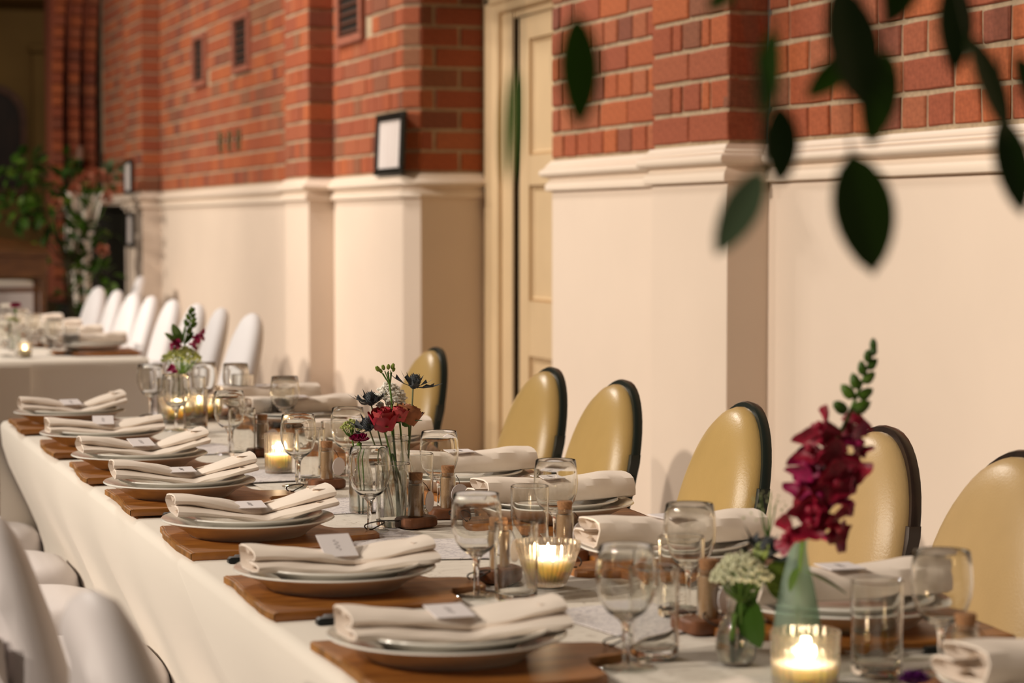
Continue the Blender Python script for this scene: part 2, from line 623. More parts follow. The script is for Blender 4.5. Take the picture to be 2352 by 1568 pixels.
class Once:
    """first call moves the built prototype, later calls copy it"""
    def __init__(s, root):
        s.root, s.used = root, False

    def put(s, loc, rz, label, group):
        if not s.used:
            s.used = True
            s.root.location = loc
            s.root.rotation_euler = (0, 0, rz)
            s.root['label'] = label
            if group:
                s.root['group'] = group
            return s.root
        return dup(s.root, loc, rz, label, group)

# ================================================================== ROOM
CH = 0.086            # brick course
ZD = 1.469            # first brick course sits here, on top of the dado trim
def camz(y, x=2.6):   # highest z the brickwork is laid to (a bit above what shows)
    return min(3.35, 1.25 + 0.112 * y + 0.22)

fl = M().box((-1.0, 9.0, -0.05), (16.0, 30.0, 0.1))
struct(fl.build('floor', FLOORM, smooth=False))

# --- wall surfaces: plan polylines, outward = left-hand side of the direction of travel
NEAR = [(2.60, 1.2), (2.60, 5.415), (2.48, 5.415), (2.48, 5.936), (2.60, 5.936), (2.60, 7.10)]
FAR = [(2.66, 8.85), (2.60, 8.91), (2.60, 10.055), (2.48, 10.055), (2.48, 10.53), (2.60, 10.53),
       (2.60, 14.60), (2.48, 14.60), (2.48, 15.30), (2.60, 15.30), (2.60, 17.3)]

def sweep(path, prof, closed_ends=True):
    """sweep profile [(d,z)] (d = distance out from the wall) along a plan polyline with mitres"""
    path = [Vector(p) for p in path]
    n = len(path)
    mit = []
    for i in range(n):
        ns = []
        if i > 0:
            d = (path[i] - path[i - 1]).normalized()
            ns.append(Vector((-d.y, d.x)))
        if i < n - 1:
            d = (path[i + 1] - path[i]).normalized()
            ns.append(Vector((-d.y, d.x)))
        if len(ns) == 1:
            mit.append(ns[0])
        else:
            b = (ns[0] + ns[1]).normalized()
            mit.append(b / max(0.2, b.dot(ns[0])))
    k = len(prof)
    P, F = [], []
    for p, m in zip(path, mit):
        for d, z in prof:
            P.append((p.x + m.x * d, p.y + m.y * d, z))
    for i in range(n - 1):
        for j in range(k - 1):
            a = i * k + j
            F.append((a, a + k, a + k + 1, a + 1))
    if closed_ends:
        F.append(tuple(range(k)))
        F.append(tuple((n - 1) * k + j for j in range(k - 1, -1, -1)))
    return M().add(P, F)

def arc(c, r, a0, a1, n):
    return [(c[0] + r * math.cos(R(a0 + (a1 - a0) * i / n)), c[1] + r * math.sin(R(a0 + (a1 - a0) * i / n))) for i in range(n + 1)]

# dado trim profile: (projection, z), from the bottom up
TP = [(-0.02, 1.366), (0.014, 1.366), (0.019, 1.369)] + [(0.020, 1.374), (0.019, 1.386), (0.014, 1.396), (0.008, 1.402), (0.006, 1.407), (0.010, 1.409),
      (0.012, 1.412), (0.026, 1.414), (0.034, 1.419), (0.037, 1.427), (0.034, 1.435), (0.026, 1.441), (0.020, 1.444), (0.021, 1.446), (0.018, 1.452),
      (0.014, 1.454), (0.014, 1.456), (0.008, 1.462), (0.004, 1.468), (-0.02, 1.469)]

# structure objects: one per stretch of wall / pier
def wall_piece(name, pts, z1=4.2, thick=True):
    """mortar-coloured backing above the trim, cream plaster below"""
    root = sweep(pts, [(-0.10, ZD - 0.06), (-0.006, ZD - 0.06), (-0.006, z1), (-0.10, z1)], True).build(name, MORTAR, smooth=False)
    struct(root)
    sweep(pts, [(-0.10, 0.0), (0.0, 0.0), (0.0, 1.372), (-0.10, 1.372)], True).build('plaster', PLASTER, root, smooth=False)
    return root

wallA = wall_piece('wall_right', NEAR[0:2])
pilB = wall_piece('pilaster', NEAR[1:5])
wallC = wall_piece('wall_right', NEAR[4:6])
wallE = wall_piece('wall_right', [(2.99, 8.85)] + FAR[0:3])
pilG = wall_piece('pilaster', FAR[2:6])
wallG = wall_piece('wall_right', FAR[5:7])
pilI = wall_piece('pilaster', FAR[6:10])
wallK = wall_piece('wall_right', FAR[9:11])
for o, t in ((wallA, 'cream and brick wall right of the nearest pilaster'), (pilB, 'nearest brick pilaster with cream base, right of the door'),
             (wallC, 'brick and cream wall between door and nearest pilaster'), (wallE, 'brick and cream wall holding the framed notice'),
             (pilG, 'brick pilaster left of the framed notice'), (wallG, 'long brick and cream wall bay with two louvred vents'),
             (pilI, 'farthest brick pilaster at the end of the wall'), (wallK, 'short wall behind the farthest pilaster')):
    o['label'] = t

tn = sweep(NEAR + [(2.95, 7.10)], TP).build('trim_1', TRIM)
struct(tn, 'moulded cream dado rail right of the door')
tf = sweep([(2.93, 8.85)] + FAR, TP).build('trim_2', TRIM)
struct(tf, 'moulded cream dado rail left of the door')

# --- bricks
BR = {}
def brick_mesh(wd, ht, var):
    k = (round(wd, 3), round(ht, 3), var)
    if k in BR:
        return BR[k]
    rr = random.Random(hash(k) & 0xffff)
    hw, hh, b = wd / 2, ht / 2, 0.004
    j = lambda: rr.uniform(-0.0016, 0.0016)
    fr = [(-hw + b + j(), -hh + b + j()), (j(), -hh + b + j()), (hw - b + j(), -hh + b + j()), (hw - b + j(), hh - b + j()), (j(), hh - b + j()), (-hw + b + j(), hh - b + j())]
    ed = [(-hw + j(), -hh + j()), (0, -hh + j()), (hw + j(), -hh + j()), (hw + j(), hh + j()), (0, hh + j()), (-hw + j(), hh + j())]
    P = [(x, 0.0, z) for x, z in fr] + [(x, 0.004, z) for x, z in ed] + [(x, 0.03, z) for x, z in ed]
    F = [(0, 1, 4, 5), (1, 2, 3, 4)]
    for a in (0, 6):
        for i in range(6):
            F.append((a + i, a + (i + 1) % 6, a + 6 + (i + 1) % 6, a + 6 + i))
    m = M().add(P, F)
    BR[k] = m.mesh('brick', BRICK, smooth=False)
    return BR[k]

def lay(parent, p0, p1, rows, out=0.001, holes=(), zmax=None, flip=False):
    """rows(i) -> list of widths in mm (repeated); bricks laid from p0 to p1 on the face seen from the left of p0->p1"""
    p0, p1 = Vector(p0), Vector(p1)
    L = (p1 - p0).length
    u = (p1 - p0).normalized()
    nrm = Vector((-u.y, u.x))
    i, n = 0, 0
    while True:
        z = ZD + i * CH
        seq, cyc = rows(i)
        s, k = 0.0, 0
        any_ = False
        while s < L - 0.012:
            wd = seq[k] if k < len(seq) else cyc[(k - len(seq)) % len(cyc)]
            e = min(L, s + wd)
            if L - e < 0.035:
                e = L
            mid = (s + e) / 2
            pt = p0 + u * mid
            top = zmax(pt.y) if zmax else camz(pt.y)
            if z < top:
                any_ = True
                zc = z + CH / 2
                if not any(a <= mid <= b and c <= zc <= d for a, b, c, d in holes):
                    bw = e - s - 0.012
                    if e >= L - 1e-6:
                        bw += 0.0055
                    if s <= 1e-6:
                        bw += 0.0055
                    cx = mid + (0.00275 if e >= L - 1e-6 else 0) - (0.00275 if s <= 1e-6 else 0)
                    pt = p0 + u * cx
                    me = brick_mesh(round(bw, 3), CH - 0.0125, random.randrange(3))
                    o_ = out + random.uniform(-0.0015, 0.002)
                    mat = Matrix(((u.x, -nrm.x, 0, pt.x + nrm.x * o_), (u.y, -nrm.y, 0, pt.y + nrm.y * o_), (0, 0, 1, zc + 0.0045), (0, 0, 0, 1)))
                    inst('brick', me, parent, mat)
                    n += 1
            s, k = e, k + 1
        i += 1
        if not any_ or i > 40:
            break
    return n

H_, S_, Q_ = 0.121, 0.241, 0.062
def english(i):
    r = random.Random(i * 7 + 3)
    if i % 2 == 0:
        return [Q_ + 0.02], [H_]
    return [S_ * r.choice((0.55, 0.8, 1.0))], [S_, S_, S_, H_]
def mixed(i):
    if i % 3 == 0:
        return [Q_], [H_]
    return [S_ * (0.5 if i % 2 else 0.9)], [S_, H_, S_, S_]
nb = 0
nb += lay(wallA, (2.60, 3.55), NEAR[1], lambda i: ([0.06 if i % 2 else 0.0601], [H_] if i % 2 == 0 else [S_, S_, H_]))
nb += lay(pilB, NEAR[1], NEAR[2], lambda i: ([0.12], [0.12]))
nb += lay(pilB, NEAR[2], NEAR[3], lambda i: ([], [0.261]) if i % 2 == 0 else ([], [0.118, 0.062, 0.128, 0.073, 0.14]))
nb += lay(wallC, (2.60, 5.94), NEAR[5], english)
nb += lay(wallE, (2.93, 8.85), FAR[0], lambda i: ([0.10 if i % 2 == 0 else 0.21], [0.21]))
nb += lay(wallE, FAR[0], FAR[1], lambda i: ([], [0.1]))
VH1 = (9.50 - 8.91, 9.93 - 8.91, 2.06, 3.2)
nb += lay(wallE, FAR[1], FAR[2], mixed, holes=[VH1])
nb += lay(pilG, FAR[2], FAR[3], lambda i: ([0.12], [0.12]))
nb += lay(pilG, FAR[3], FAR[4], lambda i: ([], [0.2375]) if i % 2 == 0 else ([], [0.1, 0.065, 0.115, 0.065, 0.13]))
g0 = 10.53
VH2 = (11.82 - g0, 12.24 - g0, 2.08, 2.42)
VH3 = (13.02 - g0, 13.40 - g0, 2.07, 2.40)
nb += lay(wallG, FAR[5], FAR[6], mixed, holes=[VH2, VH3])
nb += lay(pilI, FAR[6], FAR[7], lambda i: ([0.12], [0.12]))
nb += lay(pilI, FAR[7], FAR[8], lambda i: ([], [0.233]) if i % 2 == 0 else ([], [0.121]))
nb += lay(wallK, FAR[9], (2.6, 17.0), english)

# --- louvred terracotta vents
def vent(y0, y1, z0, z1, label):
    v = empty('wall_vent', (2.596, (y0 + y1) / 2, (z0 + z1) / 2))
    h, wd = z1 - z0, y1 - y0
    f = M()
    t = 0.038
    f.box((-0.004, 0, h / 2 - t / 2), (0.03, wd, t), bev=0.004).box((-0.004, 0, -h / 2 + t / 2), (0.03, wd, t), bev=0.004)
    f.box((-0.004, wd / 2 - t / 2, 0), (0.03, t, h - 2 * t), bev=0.004).box((-0.004, -wd / 2 + t / 2, 0), (0.03, t, h - 2 * t), bev=0.004)
    f.build('frame', TERRA, v, smooth=False)
    M().box((0.004, 0, 0), (0.006, wd - 2 * t, h - 2 * t)).build('backing', GAPSHADE, v, smooth=False)  # shade behind the slats, painted as a near-black sheet
    n = max(4, int((h - 2 * t) / 0.036))
    sl = None
    for k in range(n):
        z = -h / 2 + t + (k + 0.5) * (h - 2 * t) / n
        if sl is None:
            m = M().add([(-0.010, -(wd / 2 - t), -0.006), (-0.010, wd / 2 - t, -0.006), (0.006, wd / 2 - t, 0.004), (0.006, -(wd / 2 - t), 0.004),
                         (-0.012, -(wd / 2 - t), -0.002), (-0.012, wd / 2 - t, -0.002), (0.006, wd / 2 - t, 0.008), (0.006, -(wd / 2 - t), 0.008)],
                        [(0, 1, 2, 3), (7, 6, 5, 4), (0, 4, 5, 1), (3, 2, 6, 7), (0, 3, 7, 4), (1, 5, 6, 2)])
            sl = m.mesh('slat', TERRAD, False)
        inst('slat', sl, v, Matrix.Translation((0, 0, z)))
    tag(v, label, 'vent')
vent(9.50, 9.93, 2.065, 2.50, 'terracotta louvred wall vent nearest the door, above the framed notice')
vent(11.82, 12.24, 2.085, 2.41, 'middle terracotta louvred vent in the long brick bay')
vent(13.02, 13.40, 2.075, 2.395, 'farthest terracotta louvred vent in the long brick bay')

# --- three light switches
for k, (y, mt) in enumerate(((12.60, BRASS), (12.36, BRASS), (12.12, BRASS))):
    s = M().box((0, 0, 0), (0.012, 0.075, 0.115), bev=0.004).build('switch_plate', mt, None, (2.592, y, 1.725))
    M().box((-0.010, 0, 0), (0.012, 0.016, 0.03), bev=0.003).build('toggle', BLACKP, s)
    tag(s, ['farthest of three brass wall switches on the brick bay', 'middle one of three brass wall switches on the brick bay',
            'nearest of three brass wall switches on the brick bay'][k], 'switch', 'wall switches')

# --- door in its recess
dr = M().box((2.999, 8.00, 1.04), (0.045, 0.92, 2.08)).build('door_1', DOORP, smooth=False)
struct(dr, 'buff painted panelled door in the recess')
dm = M()
def panel(y0, y1, z0, z1):
    b = 0.030
    x0 = 2.9765
    P = [(x0, y0, z0), (x0, y1, z0), (x0, y1, z1), (x0, y0, z1), (x0 - 0.010, y0 + b * .3, z0 + b * .3), (x0 - 0.010, y1 - b * .3, z0 + b * .3), (x0 - 0.010, y1 - b * .3, z1 - b * .3),
         (x0 - 0.010, y0 + b * .3, z1 - b * .3), (x0 + 0.012, y0 + b, z0 + b), (x0 + 0.012, y1 - b, z0 + b), (x0 + 0.012, y1 - b, z1 - b), (x0 + 0.012, y0 + b, z1 - b)]
    F = []
    for a in (0, 4):
        F += [(a + i, a + (i + 1) % 4, a + 4 + (i + 1) % 4, a + 4 + i) for i in range(4)]
    F.append((8, 9, 10, 11))
    m = M().add(P, F)
    m.build('door_panel', DOORP, dr, smooth=False)
# stiles and rails stand proud of the leaf, the panels lie between them
sm = M()
for (y0, y1) in ((8.345, 8.46), (7.54, 7.655), (7.95, 8.05)):
    sm.box((2.967, (y0 + y1) / 2, 1.04), (0.02, y1 - y0, 2.08))
for (z0, z1) in ((1.99, 2.08), (1.41, 1.53), (0.73, 0.95), (0.0, 0.22)):
    sm.box((2.9675, 8.0, (z0 + z1) / 2), (0.019, 0.92, z1 - z0))
sm.build('stiles', DOORP, dr, smooth=False)
for (y0, y1) in ((8.05, 8.345), (7.655, 7.95)):
    for (z0, z1) in ((1.53, 1.99), (0.95, 1.41), (0.22, 0.73)):
        panel(y0, y1, z0, z1)
kn = M().lathe([(0.0, -0.02), (0.012, -0.02), (0.012, 0.02), (0.026, 0.03), (0.028, 0.045), (0.018, 0.058), (0.0, 0.06)], 16).build('door_knob', BRASS, dr, (2.957, 7.60, 1.0), (0, R(-90), 0))
# recess lining, door frame and architrave
rec = sweep([(3.06, 7.10), (3.06, 8.85)], [(-0.06, 0.0), (0.0, 0.0), (0.0, 4.2), (-0.06, 4.2)]).build('wall_right', GAPSHADE, smooth=False)  # coloured near black so the gap beside the leaf looks unlit
struct(rec, 'back of the door recess, its shade painted near black')
hd = M().box((2.83, 7.975, 3.3), (0.46, 1.75, 1.8)).build('wall_right', MORTAR, smooth=False)
struct(hd, 'lintel wall above the door')
rv = M().box((2.885, 7.04, 2.1), (0.35, 0.11, 4.2)).build('wall_right', PLASTER, smooth=False)
struct(rv, 'near reveal of the door recess')
fr = M()
def arch_bar(m, y, z, w_, h_):
    m.box((2.955, y, z), (0.03, w_, h_), bev=0.006)
    return m
ar = M().box((2.957, 8.76, 1.09), (0.035, 0.15, 2.19), bev=0.006).box((2.945, 8.80, 1.10), (0.03, 0.07, 2.20), bev=0.010)
ar.box((2.957, 7.98, 2.155), (0.035, 1.42, 0.075), bev=0.006).box((2.945, 8.0, 2.178), (0.03, 1.68, 0.045), bev=0.008)
ar.box((2.957, 7.25, 1.09), (0.035, 0.13, 2.19), bev=0.006)
aro = ar.build('trim_3', DOORP, smooth=True)
struct(aro, 'buff architrave around the door')
jm = M().box((2.967, 8.64, 1.06), (0.016, 0.17, 2.12), bev=0.004).box((3.00, 8.0, 2.105), (0.07, 1.1, 0.035), bev=0.003)
jo = jm.build('trim_4', DOORP, smooth=True)
struct(jo, 'buff inner jamb of the door')

# --- framed notice standing on the dado rail
fn = empty('picture_frame', (2.579, 9.05, 1.462))
fn.rotation_euler = (0, R(2.5), 0)
fm = M()
W2, HH, T = 0.41, 0.262, 0.030
fm.box((0, 0, T / 2), (0.022, W2, T), bev=0.003).box((0, 0, HH - T / 2), (0.022, W2, T), bev=0.003)
fm.box((0, W2 / 2 - T / 2, HH / 2), (0.022, T, HH - 2 * T), bev=0.003).box((0, -W2 / 2 + T / 2 , HH / 2), (0.022, T, HH - 2 * T), bev=0.003)
fm.build('frame', FRAMEB, fn)
M().box((0.003, 0, HH / 2), (0.004, W2 - 2 * T + 0.004, HH - 2 * T + 0.004)).build('print', PRINT, fn, smooth=False)
tag(fn, 'black framed white notice standing on the dado rail', 'picture frame')
for k, (z, lab) in enumerate(((1.462, 'black edged frame on the dado rail of the farthest pilaster'), (1.105, 'black edged frame hung below the rail on the farthest pilaster'))):
    f2 = empty('picture_frame', (2.462 if k == 0 else 2.468, 15.05, z))
    h2, w2 = 0.235, 0.30
    a = M().box((0, 0, 0.012), (0.02, w2, 0.024), bev=0.003).box((0, 0, h2 - 0.012), (0.02, w2, 0.024), bev=0.003)
    a.box((0, w2 / 2 - 0.012, h2 / 2), (0.02, 0.024, h2 - 0.048), bev=0.003).box((0, -w2 / 2 + 0.012, h2 / 2), (0.02, 0.024, h2 - 0.048), bev=0.003)
    a.build('frame', FRAMEB, f2)
    M().box((0.003, 0, h2 / 2), (0.004, w2 - 0.044, h2 - 0.044)).build('print', PRINT, f2, smooth=False)
    tag(f2, lab, 'picture frame')

# --- end wall with stepped brick arch, chancel beyond
ew = M().box((2.72, 17.42, 2.3), (0.50, 0.14, 4.6)).build('wall_back', MORTAR, smooth=False)
struct(ew, 'brick end wall beside the stepped arch')
CHB = 0.086
ordx = ((2.215, 17.02, 0.080), (2.340, 17.06, 0.085), (2.465, 17.10, 0.085))
core = M()
for k, (x, y, wd) in enumerate(ordx):
    core.box((x + wd / 2 + 0.002, y + 0.20, 2.1), (wd - 0.006, 0.36, 4.2))
core.box((2.40, 17.42, 2.1), (0.36, 0.05, 4.2))
co_ = core.build('wall_back', BRICK, smooth=False)
struct(co_, 'stepped brick jamb of the arch at the end of the hall')
for k, (x, y, wd) in enumerate(ordx):
    z = 0.9
    i = 0
    while z < 3.2:
        lean = 0.05 * max(0.0, z - 2.1) ** 2
        hb = M()
        me = brick_mesh(round(wd - 0.006 * (i % 2), 3), CHB - 0.010, i % 3)
        mat = Matrix(((1, 0, 0, x + wd / 2 + lean), (0, 1, 0, y - 0.012), (0, 0, 1, z), (0, 0, 0, 1)))
        inst('brick', me, co_, mat)
        z += CHB
        i += 1
lay(ew, (2.95, 17.345), (2.54, 17.345), lambda i: ([0.1], [0.2]) if i % 2 else ([], [0.2]), out=0.0, zmax=lambda y: 3.2)
cb = M().box((0.5, 22.1, 2.6), (7.0, 0.2, 5.2)).build('wall_back', OCHRE, smooth=False)
struct(cb, 'dim ochre wall far beyond the arch')
cp = M().box((2.77, 21.96, 1.45), (0.20, 0.12, 2.95), bev=0.02).box((2.77, 21.95, 2.96), (0.26, 0.16, 0.08), bev=0.02).build('trim_5', OCHRE)
struct(cp, 'flat ochre pier on the far wall')
bm_ = M().box((0.8, 21.7, 3.52), (5.0, 0.35, 0.26), bev=0.02).build('trim_6', BEAMM)
struct(bm_, 'pale timber beam high across the far wall')
# arched dark painting
pt = empty('arched_painting', (2.30, 21.97, 1.55))
ol = [(-0.31, 0.0), (0.31, 0.0), (0.31, 0.75)] + [(0.31 * math.cos(R(a)), 0.75 + 0.31 * math.sin(R(a))) for a in range(15, 180, 15)] + [(-0.31, 0.75)]
il = [(x * 0.82, 0.06 + (z - 0.06) * 0.93 if z > 0 else 0.06) for x, z in ol]
n = len(ol)
P = [(x, 0.0, z) for x, z in ol] + [(x, -0.05, z) for x, z in ol] + [(x, -0.05, z) for x, z in il] + [(x, -0.015, z) for x, z in il]
F = []
for a in range(3):
    F += [(a * n + i, a * n + (i + 1) % n, (a + 1) * n + (i + 1) % n, (a + 1) * n + i) for i in range(n)]
M().add(P, F).build('frame', BLOCK, pt, smooth=False)
M().add([(x, -0.014, z) for x, z in il], [tuple(range(n))]).build('canvas', PAINTD, pt, smooth=False)
tag(pt, 'dark arched painting on the dim far wall', 'painting')
# two dark lamps on the arch
for k, (x, y, z, lab) in enumerate(((2.43, 17.0, 1.80, 'small dark wall lamp on the stepped arch jamb'), (2.70, 17.2, 1.88, 'small dark wall lamp beside the farthest pilaster'))):
    lw = empty('wall_lamp', (x, y, z))
    M().lathe([(0.055, -0.05), (0.035, 0.05), (0.0, 0.055)], 14).build('lamp_shade', BLOCK, lw)
    M().tube([(0, 0.0, 0.03), (0, 0.05, -0.02), (0, 0.13, -0.03)], 0.008, 8).build('bracket', BRASS, lw)
    tag(lw, lab, 'wall lamp')

# ================================================================== TABLES
TZ = 0.75
def trestle(name, x0, x1, y0, y1, label):
    t = empty(name, ((x0 + x1) / 2, (y0 + y1) / 2, 0))
    M().box((0, 0, TZ - 0.019), (x1 - x0 - 0.03, y1 - y0 - 0.03, 0.03), bev=0.006).build('tabletop', TIMBER, t)
    lg = None
    for sx in (-1, 1):
        for sy in (-1, 1):
            m = M().box((0, 0, (TZ - 0.034) / 2), (0.035, 0.035, TZ - 0.034), bev=0.004)
            lg = lg or m.mesh('leg', STEEL)
            inst('leg', lg, t, Matrix.Translation((sx * ((x1 - x0) / 2 - 0.22), sy * ((y1 - y0) / 2 - 0.25), 0)))
    tag(t, label, 'table')
    return t
trestle('trestle_table', 0.615, 1.42, 3.32, 5.80, 'long trestle table under the farther white cloth of the front row')
trestle('trestle_table', 0.615, 1.42, 0.80, 3.28, 'long trestle table under the nearer white cloth of the front row')
trestle('trestle_table', 0.645, 1.445, 8.40, 12.0, 'trestle table under the far white cloth behind the front row')

def fold(y, k):
    return (math.sin(y * 7.3 + k) * 0.5 + math.sin(y * 13.1 + 2.1 * k) * 0.32 + math.sin(y * 24.7 + 0.7 * k) * 0.18)

def cloth(x0, x1, y0, y1, lift, inward, cut_near=0.0, cut_far=0.0, hem=0.06, endfar=True, endnear=True, amp=0.02, name='tablecloth'):
    """cloth lying on the top with drops left and right (and at the free ends)"""
    Z = TZ + lift
    r = 0.016
    prof = []                       # (x offset from the edge, z) going up the left drop, over the round edge
    for i in range(15):
        t = i / 14
        z = hem + (Z - r - hem) * t
        prof.append((None, z))
    NXT = 8
    m = M()
    ny = int((y1 - y0) / 0.035)
    def drop(side, y, z):
        t = (Z - r - z) / (Z - r - hem)
        s = min(1, max(0, (Z - 0.03 - z) / 0.32))
        s = s * s * (3 - 2 * s)
        d = -inward * s if side < 0 else 0.02 * s
        d += amp * min(1, t * 2.2) * fold(y, side + lift * 100) + lift
        return d
    cols = []
    for j in range(ny + 1):
        y = y0 + (y1 - y0) * j / ny
        row = []
        for side in (-1, 1):
            seg = []
            for _, z in prof:
                yy = y
                # slanting free edges of the drop
                cz = (Z - r - z)
                if cut_far and y > y1 - 0.9:
                    yy = y - cut_far * cz * ((y - (y1 - 0.9)) / 0.9)
                if cut_near and y < y0 + 0.9:
                    yy = y + cut_near * cz * (((y0 + 0.9) - y) / 0.9)
                d = drop(side, yy, z)
                if side > 0:
                    z = 0.50 + (z - hem) * (Z - r - 0.50) / (Z - r - hem)
                seg.append(((x0 - d) if side < 0 else (x1 + d), yy, z))
            for a in (60, 30, 0):
                cx = x0 + r if side < 0 else x1 - r
                seg.append((cx + side * (r * math.sin(R(a)) + lift), y, Z - r + r * math.cos(R(a))))
            row.append(seg)
        top = []
        for i in range(1, NXT):
            u = i / NXT
            top.append((x0 + r + (x1 - x0 - 2 * r) * u, y, Z + 0.0006 * math.sin(y * 9 + i)))
        line = row[0] + top + row[1][::-1]
        cols.append(line)
    k = len(cols[0])
    P = [p for c in cols for p in c]
    F = []
    for j in range(ny):
        for i in range(k - 1):
            a = j * k + i
            F.append((a, a + 1, a + k + 1, a + k))
    m.add(P, F)
    # end drops
    for (flag, yy, sg) in ((endfar, y1, 1), (endnear, y0, -1)):
        if not flag:
            continue
        P2, F2 = [], []
        nx = 40
        zs = [hem + (Z - r - hem) * i / 12 for i in range(13)]
        for i in range(nx + 1):
            x = x0 + (x1 - x0) * i / nx
            for z in zs:
                t = (Z - r - z) / (Z - r - hem)
                P2.append((x, yy + sg * (r + 0.004 + amp * min(1, 2 * t) * (0.6 + fold(x * 1.3, 5))), z))
            for a in (60, 30, 0):
                P2.append((x, yy + sg * r * math.sin(R(a)), Z - r + r * math.cos(R(a))))
        k2 = len(zs) + 3
        for i in range(nx):
            for j in range(k2 - 1):
                a = i * k2 + j
                F2.append((a, a + 1, a + k2 + 1, a + k2))
        m.add(P2, F2)
    o = m.build(name, CLOTH)
    return o

c1 = cloth(0.615, 1.42, 2.55, 5.80, 0.0, 0.10, endnear=False, amp=0.014)
tag(c1, 'white tablecloth over the farther half of the front table', 'tablecloth')
c2 = cloth(0.613, 1.42, 0.80, 3.305, 0.004, 0.07, cut_far=2.6, endfar=False, amp=0.018)
tag(c2, 'white tablecloth over the nearer half, its edge between the third and fourth places', 'tablecloth')
c3 = cloth(0.40, 1.445, 8.40, 12.0, 0.0, 0.0, amp=0.008)
tag(c3, 'white tablecloth on the table farther back, beside the covered chairs', 'tablecloth')
c4 = M().box((0.70, 8.352, 0.372), (0.60, 0.006, 0.72), bev=0.002)
sk = c4.build('cloth_overlay', CLOTH)
tag(sk, 'second white cloth panel hanging at the near end of the far table', 'cloth')

# paper runner down the middle
run = M()
run.grid(lambda u, v: (0.905 + 0.27 * u + 0.012 * math.sin(v * 21), 1.0 + 4.7 * v, TZ + 0.0052 + 0.0006 * math.sin(v * 90 + u * 4)), 6, 120)
ro = run.build('table_runner', RUNNER)
tag(ro, 'white paper table runner with fine grey lines', 'runner')
for k, (x, y, rz, lab) in enumerate(((0.985, 3.78, 4, 'white handwritten menu sheet left of the vase of red roses'), (0.935, 3.39, 8, 'white menu sheet at the board handle before the rose vase'),
                                     (1.01, 3.22, -12, 'white menu sheet lying behind the crystal candle bowl'), (0.945, 4.83, 6, 'farthest white menu sheet, beyond the tall cut glass candle'),
                                     (1.045, 2.56, 10, 'white menu sheet in front of the crystal candle bowl'), (0.955, 4.28, 3, 'white menu sheet in front of the tall glass candle'))):
    mo = M().box((0, 0, 0.0006), (0.15, 0.21, 0.0012)).build('menu_sheet', MENU, None, (x, y, TZ + 0.0064 + 0.0002 * k), (0, 0, R(rz)), False)
    tag(mo, lab, 'menu')

# ================================================================== CHAIRS
def oval(n, hw, z0, z1, zw):
    """balloon outline (y, z): straight-ish lower sides from z0, widest at zw, round top at z1"""
    pts = []
    for i in range(n + 1):
        a = math.pi * i / n
        pts.append((hw * math.cos(a) * (1 if True else 0), zw + (z1 - zw) * math.sin(a)))
    low = []
    for i in range(1, 9):
        t = i / 8
        low.append((-hw * (1 - 0.16 * t * t), zw - (zw - z0) * t))
    right = [(-y, z) for y, z in low[::-1]]
    return pts + low + right

def plate_from(outline, x_of, x0, x1, name, mat, parent, bulge=0.0, inset=0.0):
    pass

def tiltx(x, z, z0=0.47, a=14.5):
    return x + (z - z0) * math.tan(R(a))

